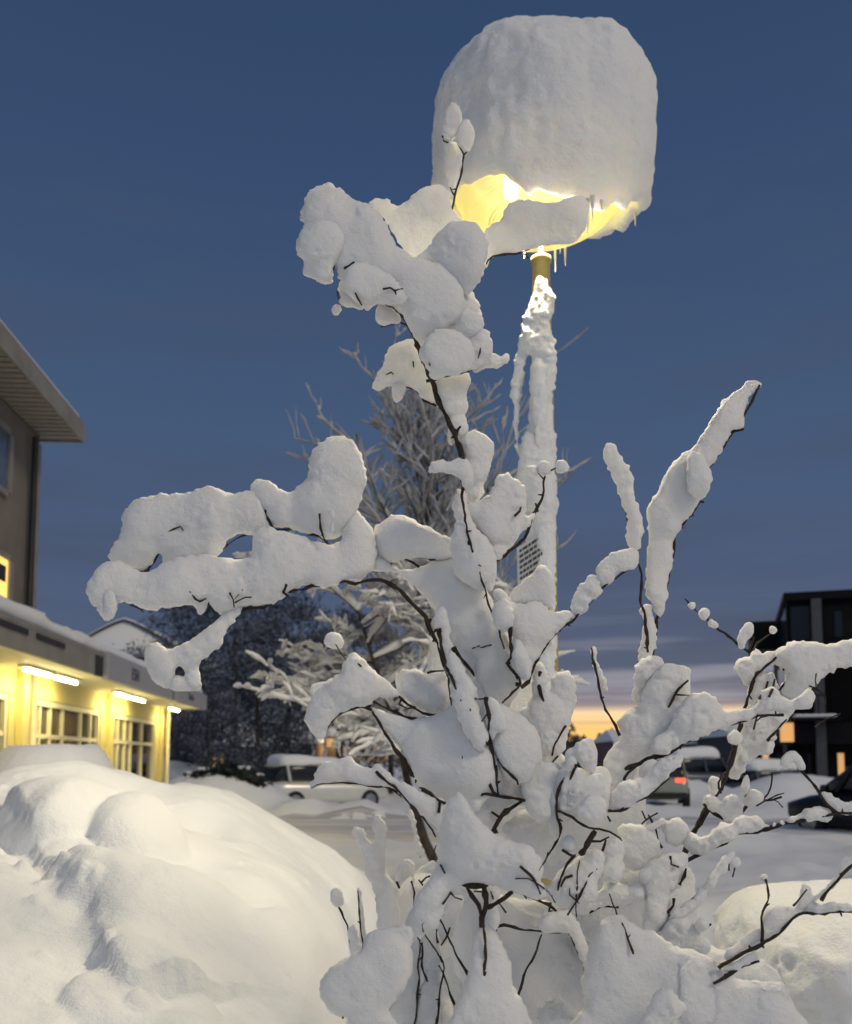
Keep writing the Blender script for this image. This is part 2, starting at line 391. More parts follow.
branch(2.05, [('B', 2.4, 0, '215,604 240,606 268,598 300,562 326,522'), ('B', 1.0, 0, '230,545 236,575 236,600'), ('B', 2.2, 0, '560,470 590,468 575,500'), ('B', 2.4, 0, '570,508 590,490 620,472 670,457 720,440 760,436 830,436 C150,432 C200,455 C260,480 C330,560 C380,600'),
  ('B', 2.6, 1, '742,358 755,400 770,430'), ('B', 1.2, 1, '320,466 350,452 375,438 400,425 412,440'), ('B', 1.0, 1, '335,430 352,446'), ('C', 1.5, 1, '237,375 240,430 258,470 282,500'), ('C', 1.0, 1, '250,465 258,452')],
 [('B', .0, 1, '120,560 135,500 170,450 175,380 200,340 240,315 300,305 370,298 440,292 490,275 535,272 580,290 620,300 680,285 720,320 740,380 765,430 750,453 700,462 650,452 590,478 570,520 500,550 420,570 350,590 328,580 330,530 318,520 290,565 250,603 220,593 170,580'),
  ('C', -.02, 1, '130,290 175,250 200,215 205,160 225,110 270,72 320,65 365,85 400,130 415,180 418,250 402,300 390,350 370,400 330,460 280,475 230,455 150,442 110,428 60,420 30,385 0,355 -30,310 -35,265 -20,240 5,238 35,248 70,275 105,292'),
  ('C', -.09, 1, '272,370 285,358 297,380 292,440 285,448 288,400')])
# --- the torso in the middle
branch(2.02, [('E', 3.6, 1, '88,430 110,460 140,490 165,520 180,545'), ('E', 2.0, 1, '42,355 38,380 44,410'), ('E', 1.4, 1, '5,380 25,360 40,362')],
 [('X', .03, 1, '372,570 376,557 384,558 396,568 410,570 426,566 440,559 452,556 462,562 475,570 486,590 497,615 508,642 515,662 522,685 506,705 494,704 482,697 476,680 470,664 455,650 446,640 438,628 436,610 428,600 420,592 410,582 398,574 386,572'),
  ('X', .05, 1, '440,575 470,580 490,610 505,650 512,690 500,720 475,710 455,690 440,650 436,620')])
branch(1.92, [('J', 2.4, 1, '598,118 605,150 608,200 622,250 640,310 690,400 740,490 790,580'), ('J', 1.5, 1, '570,135 585,118 600,120'), ('J', 1.6, 0, '550,295 590,285 620,280'), ('J', 1.8, 1, '690,625 700,700 708,760'), ('J', 1.2, 1, '635,310 640,370 650,440'),
  ('J', 3.2, 0, '330,440 370,520 420,590 460,640 490,700 520,730'), ('J', 2.0, 0, '690,1000 650,900 600,820 560,770 510,755')],
 [('J', .0, .9, '330,430 380,450 430,470 490,480 560,470 610,450 640,425 645,340 620,250 600,180 582,100 590,40 605,28 622,50 640,140 655,200 700,290 740,360 760,470 800,570 835,660 840,740 790,790 740,840 700,800 640,790 620,810 560,760 510,735 495,690 455,610 405,550 360,505'),
  ('J', -.05, .9, '640,200 690,270 735,350 755,440 790,540 770,600 720,560 680,480 650,380 640,290'),
  ('J', .07, 1, '430,335 440,290 480,278 530,290 560,305 600,300 635,330 645,400 620,440 590,463 540,448 480,408 440,380')])
branch(1.95, [('J', 2.0, 0, '640,470 590,462 530,450 470,410 420,375 360,345 300,300 255,258'), ('J', 2.8, 0, '330,405 400,440 480,470 600,500'), ('J', 2.4, 0, '150,512 190,465 240,440 290,425 330,440'), ('J', 1.1, 0, '182,180 205,215 235,250 262,262'), ('J', 1.6, 1, '258,268 268,252 285,262'), ('J', 1.4, 0, '450,390 440,420 470,440 500,430')],
 [('J', .0, 1, '58,485 75,410 110,370 160,330 200,300 225,240 260,212 290,235 330,280 370,310 410,350 435,382 390,385 350,392 310,418 260,423 210,447 160,488 138,545 110,548 85,520 70,500'),
  ('J', .07, .7, '262,288 300,308 335,342 405,372 370,384 310,355 275,325'), ('J', .08, .8, '85,345 150,325 195,312 170,345 120,365 85,375'), ('J', .06, .8, '150,140 180,132 212,155 205,188 170,190 140,175'),
  ('J', .02, .8, '485,455 505,440 530,470 500,480')])
branch(1.88, [('J', 2.2, 1, '345,685 400,730 450,780 500,835 550,890 585,938'), ('J', 1.6, 0, '88,748 110,738 190,730 260,738 330,747 400,752 460,800'), ('J', 2.4, 1, '530,758 565,775 600,805 620,815'), ('J', 2.2, 1, '598,800 605,830 595,850')],
 [('J', .0, .9, '95,720 110,680 160,650 235,628 262,655 290,670 330,680 350,660 390,690 420,720 470,742 520,770 560,790 610,800 625,850 620,900 600,930 570,890 530,860 490,820 450,780 400,745 330,742 260,732 190,722 130,733 90,750')])
# --- the low hooded mass
branch(1.74, [('K', 4.5, 0, '650,460 700,470 750,460'), ('K', 3.4, 0, '665,468 700,530 722,590 725,630'), ('K', 4.0, 0, '735,470 745,550 728,600 726,640'), ('K', 3.6, 0, '850,488 800,535 745,560'), ('K', 3.0, 0, '725,630 740,700 735,900 720,1100'), ('K', 1.6, 1, '575,545 600,500 620,520 648,525'),
  ('K', 2.2, 0, '735,460 700,330 650,180')],
 [('K', .0, .9, '565,220 590,150 605,115 640,96 668,150 710,210 780,270 850,300 920,310 950,350 975,400 960,440 985,500 960,528 910,508 850,488 810,478 750,458 650,458 640,495 600,505 570,570 545,640 480,665 445,700 425,650 440,590 480,500 540,410 560,310'),
  ('K', -.05, .9, '440,640 444,700 440,800 420,870 380,920 350,970 372,1010 400,1080 200,1080 190,1000 150,985 110,960 85,890 110,820 160,780 250,730 270,670 320,645 390,636'),
  ('K', .03, .9, '690,700 712,645 735,600 765,640 800,690 835,770 850,880 900,960 910,1090 600,1090 625,960 655,880 680,800'), ('K', .08, .9, '742,470 800,488 785,540 795,600 775,660 732,718 705,690 712,640 735,600 750,540'), ])
branch(1.84, [('K', 1.8, 0, '458,1100 465,970 475,800 482,690 470,672'), ('K', 1.6, 0, '505,850 490,770 488,700'), ('K', 1.8, 0, '720,890 700,870 640,780 600,690 560,608'), ('K', 1.7, 0, '530,1100 548,1010 560,900 575,800 553,740'), ('K', 1.7, 0, '660,1080 640,1010 610,930 580,850 560,790'), ('K', 1.5, 0, '548,700 543,640'), ('K', 1.8, 0, '670,1100 690,950 700,870'), ('K', 1.3, 0, '565,710 585,680 600,640'), ('K', 1.6, 0, '352,985 370,930 388,915'), ('K', 1.4, 0, '160,985 172,1000 180,985')],
 [('K', .05, 1, '485,690 540,660 556,740 552,850 562,900 548,1060 468,1060 480,900 500,840'), ('K', .05, .8, '440,700 470,680 484,760 470,950 440,1080 360,1060 352,985 420,880'), ('K', .06, .9, '592,530 650,518 632,600 592,690 567,708 555,620'),
  ('K', .08, 1, '555,930 600,930 620,1000 630,1080 545,1080')])
branch(2.3, [('K', 1.6, 0, '240,780 210,740 185,630 165,580 148,552'), ('K', 1.4, 0, '255,780 250,700 240,600 230,490'), ('K', 1.6, 0, '335,700 335,500 333,390'), ('K', 1.4, 0, '455,560 452,500 448,450'), ('K', 1.6, 0, '400,480 390,455 398,400 420,370 436,385'), ('K', 1.3, 0, '485,455 500,440 520,432'), ('K', 1.3, 0, '490,470 478,448'), ('K', 1.4, 0, '480,360 470,300 455,230 445,180')],
 [('K', .0, 1, '213,248 240,240 270,280 310,310 300,270 290,220 310,188 335,210 342,270 335,400 350,430 380,480 392,560 380,640 310,640 315,560 290,470 260,410 255,340 225,290'),
  ('K', .0, 1, '128,492 150,482 166,500 170,545 150,556 132,540'), ('K', .0, .8, '385,450 394,400 420,362 447,378 456,420 462,520 450,520 442,420 425,385 405,410 398,450'),
  ('K', .0, .9, '195,640 215,630 245,735 205,745'), ('K', .0, .8, '436,165 455,185 470,270 490,330 480,352 462,300 445,230'), ('K', .02, .7, '232,480 242,500 262,680 245,700 236,600')])
# --- heap of snow at the foot of the shrub
branch(2.1, [('L', 2.2, 0, '205,718 250,682 270,638 320,634 380,655 450,656 550,656'), ('L', 2.2, 0, '550,656 600,750 650,860 700,960 735,997'), ('L', 2.0, 0, '325,1015 350,920 380,830 415,750 445,665'), ('L', 2.2, 0, '600,1020 630,970 657,900'), ('L', 2.0, 0, '320,488 400,518 470,545 512,582'), ('L', 1.6, 1, '358,388 400,430 420,450 440,502')],
 [('L', .12, .7, '100,560 150,480 260,520 320,540 380,610 440,640 540,650 600,720 650,850 700,950 740,1090 100,1090 140,900 95,780'),
  ('L', -.02, 1, '450,600 500,580 560,575 590,620 612,680 662,790 692,850 682,880 640,830 590,730 550,652 450,650'),
  ('L', .1, .8, '560,640 640,560 720,560 720,620 700,720 700,800 660,830 620,760'),
  ('L', -.03, 1, '450,970 500,930 550,950 590,1010 600,1080 430,1080'), ('L', .0, 1, disc('L', 443, 978, 14))])
branch(1.9, [('M', 2.4, 0, '470,1010 480,985 510,975'), ('M', 2.2, 0, '450,1015 490,1008')],
 [('M', .0, .9, '80,1100 100,950 90,850 120,700 170,620 240,590 300,640 380,660 450,715 520,732 580,752 640,800 720,850 800,862 860,852 905,885 930,950 945,1100'),
  ('M', -.02, .8, '470,800 500,762 545,752 600,785 650,860 700,890 690,960 640,1060 560,1090 500,1040 470,950 480,880'),
  ('M', -.1, 1, '350,980 370,920 400,890 440,884 480,935 500,960 470,1000 440,1020 400,1060 300,1090 310,1030'),
  ('M', -.015, .8, '720,860 800,858 870,856 905,890 925,950 935,1060 800,1090 720,1050 690,960')])
# --- right of the torso
branch(2.0, [('E', 2.2, 0, '822,104 770,130 720,167 680,207 640,252 580,312 530,347 480,402 440,462 420,497 395,560 365,585')],
 [('E', .0, 1, '665,120 690,88 720,60 790,40 826,48 824,104 770,123 720,162 690,185 672,150'), ('E', .0, 1, '684,195 665,150 625,153 590,210 558,275 580,302 620,282 650,245'),
  ('E', .0, 1, '300,260 330,250 370,260 420,250 460,270 500,290 560,288 577,305 530,340 480,395 440,450 412,500 390,545 350,540 325,480 330,400 310,340'),
  ('E', .02, 1, '325,225 360,180 410,135 450,105 480,125 494,170 497,275 460,268 420,248 370,260 335,250')])
branch(1.94, [('E', 2.2, 1, '325,350 326,410 325,470 308,490 345,535 368,578 330,612 290,657'), ('E', 2.0, 1, '308,488 320,492'), ('E', 2.6, 1, '340,575 372,582')],
 [('E', .0, 1, '250,290 265,250 300,240 325,270 327,330 300,365 270,352'), ('E', .02, .9, '262,200 290,205 325,245 320,265 280,245 262,225'), ('E', .02, 1, '345,400 380,450 402,490 385,560 345,525 330,460')])
branch(2.02, [('E', 2.6, 1, '445,528 440,590 452,645'), ('E', 1.8, 1, '550,745 520,775 492,830 484,862'), ('E', 1.8, 1, '512,868 484,886')],
 [('E', .0, 1, '480,610 500,550 540,530 570,550 582,600 572,680 557,740 542,780 522,850 485,895 440,890 420,800 400,740 360,690 408,640 418,520 440,495 462,520 462,590')])
branch(1.9, [('E', 2.4, 1, '230,630 235,700 240,790 260,880 265,980 275,1020'), ('E', 2.2, 1, '268,880 310,930 345,962 352,975'), ('E', 1.5, 1, '175,638 205,640 228,632')],
 [('E', .0, .9, '285,660 340,690 390,720 430,790 442,870 415,900 400,950 350,975 300,935 270,870 240,800 218,720 213,650 240,638 270,660'),
  ('E', -.04, .8, '225,640 262,650 300,720 300,760 270,760 250,800 238,760 218,700')])
branch(1.93, [('L', 3.4, 1, '250,258 290,195 340,155 378,130'), ('L', 2.2, 1, '203,110 270,112 330,122 382,132'), ('L', 2.4, 1, '238,62 255,95 295,117'), ('L', 2.2, 1, '262,-10 268,70'), ('L', 2.0, 1, '250,182 285,198')],
 [('L', .05, 1, '180,130 230,50 300,10 385,40 395,130 335,150 285,200 240,250 200,220 170,170'), ('L', .02, 1, '370,60 395,10 400,-30 450,-22 530,0 532,60 505,120 512,180 480,222 420,205 385,150'),
  ('L', .1, .9, '290,260 330,200 390,170 460,200 515,250 500,320 460,375 430,390 380,330 320,300')])
branch(1.9, [('L', 2.2, 1, '548,18 525,60 512,110 510,180 518,240 502,300 475,350 438,412'), ('L', 2.2, 1, '585,-10 555,52'), ('L', 2.0, 1, '510,175 570,205 640,240 700,248 770,288'), ('L', 4.4, 0, '660,245 630,300 598,352'), ('L', 2.0, 1, '578,347 545,385 520,440 512,490'), ('L', 1.8, 1, '575,425 545,440 520,480'), ('L', 1.8, 1, '530,325 575,352'), ('L', 1.6, 0, '645,300 680,290 715,278'), ('L', 1.6, 0, '690,330 702,285')],
 [('E', .03, 1, '535,860 570,832 620,803 660,820 668,880 650,935 590,882 560,880'), ('E', .0, 1, disc('E', 566, 888, 18, 1.3)),
  ('M', -.04, 1, '68,160 100,120 140,108 175,130 182,180 150,222 100,212 75,190'), ('L', .0, 1, disc('L', 552, 303, 28)),
  ('L', .06, .9, '540,70 600,20 700,0 720,100 700,200 640,235 570,200 530,160'), ('L', .04, 1, '520,420 590,370 640,330 690,348 692,400 665,450 655,530 560,560 500,545 450,500 480,470'),
  ('F', .05, .9, '20,850 70,700 120,640 170,690 240,700 250,800 200,850 120,870 60,950')])
# --- uprights on the right
branch(2.15, [('G', 2.0, 0, '145,570 150,602'), ('G', 2.2, 0, '186,712 196,800 210,932 H20,120 H30,200 H40,290')],
 [('G', .0, 1, '60,345 58,305 80,292 105,305 125,360 150,395 168,440 172,500 186,550 200,600 207,650 196,712 165,722 150,690 147,620 150,580 130,540 108,470 80,400')])
branch(2.18, [('G', 2.4, 0, '682,62 650,112 620,165 595,215 545,280 500,362 465,390'), ('G', 2.2, 0, '612,236 575,247 553,268'), ('G', 2.6, 0, 'H45,315 H60,250 H75,190 270,995 285,950 310,830 328,720 350,650 400,585 442,525 430,488'), ('G', 2.0, 0, '442,520 456,528'), ('G', 1.8, 0, '400,580 416,578')],
 [('G', .0, 1, '678,60 660,41 630,44 600,75 560,110 520,145 495,190 470,240 440,270 420,310 370,340 330,385 300,430 280,480 250,520 230,580 240,660 235,730 225,820 230,900 258,930 270,985 292,972 305,900 302,850 325,780 330,690 358,630 405,570 436,520 462,490 480,430 462,390 500,358 540,288 572,240 612,233 608,170 640,108'),
  ('G', -.05, 1, '388,400 394,345 425,334 455,365 482,430 467,488 432,508 392,480'),
  ('H', .0, 1, '30,88 50,110 56,160 66,210 60,270 46,312 10,332 -2,290 15,220 20,160 10,120')])
# --- the big diagonal on the right
branch(2.08, [('F', 1.8, 1, '592,323 550,360 530,395 512,428'), ('F', 1.2, 1, '540,380 565,378 592,382'), ('F', 2.2, 0, '212,190 205,235 225,290 250,390 280,460 318,542'), ('F', 1.8, 0, '244,398 258,392')],
 [('F', .03, 1, '372,355 385,270 430,230 470,228 497,260 480,300 440,340 400,410 370,390'),
  ('F', .0, 1, '592,265 500,263 460,300 420,360 400,430 360,440 308,490 340,530 300,580 270,620 240,690 222,770 245,840 320,835 360,745 390,660 450,622 520,592 570,540 600,440 597,340'),
  ('F', .02, .8, '205,200 218,192 230,210 226,230 240,290 262,330 266,370 250,350 232,300 212,240')])
branch(2.02, [('H', 3.0, 0, '-60,760 0,732 100,700 170,662 250,622 340,592 430,562 500,537 580,540'), ('H', 2.4, 0, 'F335,718 F375,668 F430,637 F490,632'), ('H', 2.2, 0, '165,672 182,640')],
 [('H', .0, 1, '60,640 130,590 150,520 200,470 260,453 300,470 330,520 400,525 470,508 498,450 540,428 578,470 620,480 680,443 699,470 682,500 600,520 530,528 480,538 420,568 350,588 290,608 230,638 170,652 120,692 70,690')])
branch(1.96, [('F', 2.0, 0, '270,846 340,837 400,803 460,762 515,708'), ],
 [('F', .0, 1, '560,618 570,650 522,690 482,738 400,797 350,827 270,838 290,790 325,738 390,718 440,690 490,640'), ('F', .04, .9, '395,690 430,643 472,650 462,690 412,715')])
branch(2.25, [('H', 5.2, 0, '180,1110 220,1010 270,920 320,840 360,740 395,630'), ('H', 3.4, 0, '395,630 412,560 428,480 460,390 490,360 550,312 600,285 662,263'), ('H', 2.0, 0, '575,362 620,347 660,325 700,302 735,297'), ('H', 1.8, 0, '180,75 230,120 280,165 340,210 400,255 442,287'), ('H', 1.6, 0, '440,285 458,235 450,208'), ('H', 1.6, 0, '455,280 470,255 500,235 532,203'), ('H', 2.2, 1, '490,470 505,430 512,400'), ('H', 2.0, 1, '520,470 535,440 538,405'), ('H', 2.0, 1, '560,440 590,400 600,370'), ('H', 2.2, 0, '515,640 550,600 590,560')],
 [('H', .02, 1, '383,345 410,320 450,310 460,278 490,295 540,290 590,260 640,248 700,255 770,258 860,238 930,225 930,320 840,343 770,368 720,408 680,438 640,460 590,470 565,440 585,395 575,355 520,335 470,375 450,415 430,420 400,380'),
  ('H', .04, .9, '436,470 462,390 520,375 560,425 600,470 645,470 605,540 552,590 520,622 532,690 480,702 430,742 390,792 360,782 380,700 410,620 420,560'),
  ('H', .0, 1, disc('H', 213, 100, 15, .8)), ('H', .0, 1, disc('H', 262, 135, 19)), ('H', .0, 1, '285,160 315,180 310,192 280,180'), ('H', .0, .9, '403,215 430,178 456,183 456,210 432,236 418,275 402,272 396,240'), ('H', .0, 1, disc('H', 536, 200, 12)),
  ('H', .0, 1, '355,632 380,600 405,618 402,650 370,654'), ('H', .0, 1, '515,640 540,615 552,632 535,645')])
branch(2.2, [('H', 2.6, 0, '262,895 300,937 342,957'), ('H', 2.4, 0, '355,1030 385,970 430,905 490,880 525,835 532,775'), ('H', 2.0, 0, '430,905 420,840 427,768'), ('H', 1.5, 0, '490,882 530,880 568,868')],
 [('H', .0, 1, '263,872 290,863 330,890 370,863 406,893 412,930 390,958 350,957 310,930 270,898'), ('H', .0, 1, '423,880 440,850 470,838 497,870 470,898 432,908'), ('H', .0, 1, '280,802 302,788 326,800 312,850 290,862'), ('H', .0, .9, '410,830 430,780 440,830 425,860')])
branch(2.1, [('N', 3.2, 0, '150,400 225,353 290,320 350,295 380,265 450,257 510,242 580,222 650,207 720,192 790,185 880,180'), ('H', 2.2, 0, '580,740 578,712 610,693 642,715 655,765 690,812 730,870 770,918 802,937')],
 [('N', .0, 1, '175,300 210,258 240,280 280,270 330,223 370,225 400,193 470,200 520,230 570,218 580,220 510,238 480,250 400,260 370,288 320,308 270,343 220,350 195,325'),
  ('N', .0, .9, '560,225 640,192 680,165 735,160 775,190 750,208 690,208 640,205'), ('N', .02, .9, '728,105 760,98 800,130 880,138 880,178 800,180 765,150'),
  ('H', .0, 1, '570,735 583,700 620,688 652,715 664,757 645,757 620,722 602,732 590,755')])
branch(2.05, [('N', 1.9, 0, '120,600 170,562 220,522 270,472 310,422 345,365 375,350'), ('N', 1.1, 0, '375,350 360,375 358,410'), ('N', 1.1, 0, '375,352 388,390 372,435'), ('N', 2.0, 0, '160,710 200,670 230,650 290,628'), ('N', 1.8, 0, '310,430 322,422'), ('N', 1.8, 0, '265,505 275,495'), ('N', 1.8, 0, '215,560 228,552'), ('N', 2.2, 0, '165,470 180,430 182,400'), ('N', 2.2, 0, '120,580 135,545 140,520'), ('N', 1.6, 1, '125,355 130,385 160,395')],
 [('N', .0, 1, '125,590 170,553 220,512 268,462 308,412 345,358 378,342 365,378 322,428 282,488 242,540 200,582 150,610'), ('N', .0, .9, disc('N', 385, 378, 19)),
  ('N', .0, 1, '118,622 150,590 200,600 230,640 270,690 277,740 220,732 150,732 90,692 68,660 100,650'), ('N', -.03, 1, '228,640 245,602 275,612 270,640 240,655'),
  ('M', .02, .9, '335,650 348,520 325,450 355,385 420,350 500,338 508,400 485,470 445,500 432,620 390,655'), ('M', .0, 1, disc('M', 348, 432, 28)),
  ('M', .03, 1, '30,590 100,520 160,490 200,450 260,470 340,460 342,512 280,532 200,542 130,565 60,590'), ('M', .0, 1, '178,300 240,280 247,350 242,440 202,455 168,425 180,370'),
  ('M', .05, .9, '235,250 300,225 380,265 405,330 350,375 300,405 250,385 238,330'), ('M', .06, .8, '420,225 460,205 505,220 512,280 470,310 425,290')])
branch(2.1, [('M', 1.9, 0, '35,586 120,577 170,552 232,560'), ('M', 1.4, 0, '325,225 360,200 392,182'), ('M', 1.4, 0, '350,190 375,230 395,280 412,322'), ('M', 1.2, 0, '325,170 340,205'), ('M', 1.3, 0, '330,245 380,228 420,208'), ('M', 1.4, 0, '190,190 200,215')],
 [('M', .0, .8, '325,240 370,226 415,203 425,215 380,240 335,256')])
branch(1.85, [('N', 2.0, 0, '330,782 380,765'), ('N', 2.6, 0, '300,860 370,825 420,800 480,770'), ('N', 2.4, 0, '320,800 410,745 505,697 560,657 612,607 660,582 740,582 880,577'), ('N', 2.2, 0, '725,532 780,465 820,420 880,370'), ('N', 1.9, 1, '495,698 495,600 515,530 512,470 505,448'), ('N', 1.4, 0, '615,550 650,520 672,480')],
 [('N', .02, 1, '343,742 380,710 440,660 490,630 505,580 545,550 620,560 640,510 660,463 682,480 692,520 740,480 790,430 800,390 880,325 880,370 800,440 770,490 720,530 660,572 620,600 560,655 510,692 450,708 400,748 360,772'),
  ('N', .02, .9, '660,570 690,540 740,545 800,540 880,572 740,578'), ('N', .0, 1, disc('N', 500, 440, 11)), ('N', .0, 1, '335,802 400,770 470,738 483,765 430,790 372,820')])
branch(2.3, [('X', 2.0, 0, '520,1100 540,960 560,860 570,780')],
 [('X', .0, 1, '445,600 472,585 515,640 552,690 560,752 600,770 640,720 662,730 645,790 640,850 600,890 560,880 520,870 470,810 440,765 425,690'),
  ('X', .1, 1, '392,905 420,870 445,862 480,890 560,900 640,860 690,870 702,940 760,960 790,1000 800,1100 380,1100 385,985')])
base = unp(486, 1150, 2.0)
shrub = empty('shrub', (float(base[0]), 2.0, 0.35), 'leafless shrub with thick rounded loads of snow, in front of the lit lamp', 'shrub')
def fine_twigs(Yb, n, box, seed, lo=18, hi=52):
    R_ = np.random.RandomState(seed); out = []
    for k in range(n):
        u, v = R_.uniform(box[0], box[2]), R_.uniform(box[1], box[3]); a = R_.normal(-1.57, .5); L_ = R_.uniform(lo, hi); P_ = [(u, v)]
        for j in range(4):
            a += R_.normal(0, .28); P_.append((P_[-1][0] + math.cos(a)*L_/4, P_[-1][1] + math.sin(a)*L_/4))
        out.append(('X', R_.uniform(.9, 1.5), 1, ' '.join('%.1f,%.1f' % p for p in P_)))
        if R_.rand() < .55:
            i = R_.randint(1, 4); b = a + R_.choice([-1, 1])*R_.uniform(.5, 1.0); p = P_[i]
            out.append(('X', R_.uniform(.8, 1.3), 1, '%.1f,%.1f %.1f,%.1f %.1f,%.1f' % (p[0], p[1], p[0]+8*math.cos(b), p[1]+8*math.sin(b), p[0]+15*math.cos(b+.2), p[1]+15*math.sin(b+.2))))
    cl_ = []
    for k in range(n//3):
        u, v = R_.uniform(box[0], box[2]), R_.uniform(box[1], box[3]); cl_.append(('X', R_.uniform(-.03, .0), .9, disc('X', u, v, R_.uniform(5, 10), R_.uniform(.7, 1.2))))
    branch(Yb, out, [])
fine_twigs(1.95, 5, (490, 900, 640, 1000), 2, 35, 70)
fine_twigs(1.85, 2, (395, 870, 480, 1000), 3)
fine_twigs(2.0, 2, (440, 570, 560, 760), 5, 14, 34)
fine_twigs(2.1, 5, (700, 640, 840, 830), 6, 14, 34)
allclumps = []
sd = 0
for (Yb, tw, cl) in BR:
    br = empty_branch = None
    sd += 1
    # snow first (so that twigs can lie on it), branch mesh after; parent is set when the branch exists
    objs = []
    for ci, (tl, dY, kk, s) in enumerate(cl):
        P = pts(tl, s); area = np.ptp(P[:, 0])*np.ptp(P[:, 1])
        small = area < 500
        objs.append(snow_clump(P, Yb + dY, M_snow, None, st=1.2 if small else (1.5 if area < 9000 else 1.8), k=kk, seed=sd*13+ci,
                    rough=.45 if small else .9, nscale=.35 if small else 1.0, smooth=1, crumb=(.6 if small else 1.0)*(.6 if area > 14000 else 1.7 if P[:, 0].mean() > 545 and P[:, 1].mean() > 585 else .7), tilt=rnd.uniform(-.15, .15) if not small else 0))
    allclumps.append((Yb, tw, objs))
for (Yb, tw, objs) in allclumps:
    mb = MB(); loose = []; main_ = None
    for ti, (tl, r, fr, s) in enumerate(tw):
        P = pts(tl, s); Q = spline(P, False, 5.0); n = len(Q)
        Yv = np.full(n, Yb)
        if fr:
            ii = (Q[:, 0]+FO).astype(int).clip(0, 1139); jj = (Q[:, 1]+FO).astype(int).clip(0, 1239)
            f = front[jj, ii]; f = np.where(f > 1e8, Yb, np.minimum(f, Yb + .02)) - .0005 + .0028*np.sin(np.arange(n)*.7 + P[0, 0])
            if n > 4:
                for _ in range(3): f[1:-1] = np.minimum(f[1:-1], (f[:-2]+f[1:-1]+f[2:])/3)
            Yv = f
        px = Yb/FPX
        rng = np.random.RandomState(int(P[0, 0]*7+P[0, 1]))
        jig = rng.randn(n, 2)*.9; 
        if n > 3: jig[1:-1] = (jig[:-2]+jig[1:-1]+jig[2:])/2
        Q = Q + jig*min(1, r/2.0)
        thick0, thick1 = (1.08, .55) if n > 12 else (1.0, .75)
        R = r*.74*px*np.linspace(thick0, thick1, n)*(1 + .22*rng.randn(n))
        if P[0, 1] < P[-1, 1] and fr == 0 and n < 40: R = R[::-1]
        G3 = unp(Q[:, 0], Q[:, 1], Yv); own = mb
        if main_ is None: main_ = G3
        elif np.linalg.norm(main_[:, None]-G3[None], axis=2).min() > .013: own = MB(); loose.append(own)
        else: main_ = np.concatenate([main_, G3])
        own.tube(G3, np.maximum(R, .45*px), 7)
        for b in range(int(n*5/45)):       # buds and broken spurs
            i = rng.randint(1, max(2, n-1)); d = rng.randn(2); d = d/np.linalg.norm(d)*rng.uniform(3, 6)
            a = unp(Q[i, 0], Q[i, 1], Yv[i]); e = unp(Q[i, 0]+d[0], Q[i, 1]+d[1], Yv[i] - .004)
            own.tube([a, (a+e)/2, e], [R[i]*.7, R[i]*.75, R[i]*.35], 5)
    b = mb.build('branch', M_bark, shrub, True)
    for w_ in loose: w_.build('twig', M_bark, b, True)
    for o in objs:
        o.parent = b; o.matrix_parent_inverse = mat_world(b).inverted()
# ---------------------------------------------------------------- street lamp
LY = 3.6; LX = float(unp(541, 262, LY)[0])
ZB = float(unp(541, 243, LY)[2]) + .26
lamp = empty('street_lamp', (LX, LY, 0), 'lit street lamp under an enormous drum of snow, its pole plastered with snow', 'street lamp')
mb = MB(); mb.lathe([(.001, -.2), (.06, -.2), (.056, 1.0), (.046, 3.0), (.036, ZB-.35), (.042, ZB-.345), (.042, ZB-.325), (.008, ZB-.32), (.008, ZB-.19), (.001, ZB-.18)], (LX, LY, 0), 20)
mb.build('pole', M_pole, lamp, True)
mg, nt, N, L, b = newmat('ribbed_glass')
tr = N.new('ShaderNodeBsdfTransparent'); tl = N.new('ShaderNodeBsdfTranslucent'); gl = N.new('ShaderNodeBsdfGlossy'); df = N.new('ShaderNodeBsdfDiffuse')
tr.inputs['Color'].default_value = (1, .97, .85, 1); tl.inputs['Color'].default_value = (.85, .82, .55, 1); df.inputs['Color'].default_value = (.6, .6, .5, 1); gl.inputs['Roughness'].default_value = .15
m1 = N.new('ShaderNodeMixShader'); m1.inputs[0].default_value = .6; m2 = N.new('ShaderNodeMixShader'); m2.inputs[0].default_value = .3; m3 = N.new('ShaderNodeMixShader'); m3.inputs[0].default_value = .03
L.new(tr.outputs[0], m1.inputs[1]); L.new(m2.outputs[0], m1.inputs[2]); L.new(tl.outputs[0], m2.inputs[1]); L.new(df.outputs[0], m2.inputs[2])
L.new(m1.outputs[0], m3.inputs[1]); L.new(gl.outputs[0], m3.inputs[2]); L.new(m3.outputs[0], nt.nodes['Material Output'].inputs['Surface'])
prof = []
for k in range(141):
    a = k/140*math.pi/2
    r = .36*math.cos(a)**.8 + .055*0; z = -.20*math.sin(a)
    rib = .0035*math.sin(k*1.5)
    prof.append((max(.046, r + rib), z + rib*.4))
mb = MB(); mb.lathe(prof, (LX, LY, ZB), 64); mb.build('glass_bowl', mg, lamp, True)
mb = MB(); mb.lathe([(.355, -.015), (.362, -.01), (.363, .0), (.362, .02), (.34, .04), (.1, .10), (.001, .11)], (LX, LY, ZB), 48); mb.build('hood', mat('hood_paint', (.05, .045, .03), .6), lamp, True)
M_bulb = emis('lamp_bulb', (1.0, .82, .36), 9)
for (dx, dy) in ((-.13, -.1), (.2, -.12)):
    mb = MB(); mb.lathe([(.001, -.055), (.022, -.05), (.03, -.025), (.028, .02), (.02, .05), (.012, .06)], (LX+dx, LY+dy, ZB-.08), 14)
    mb.build('bulb', M_bulb, lamp, True)
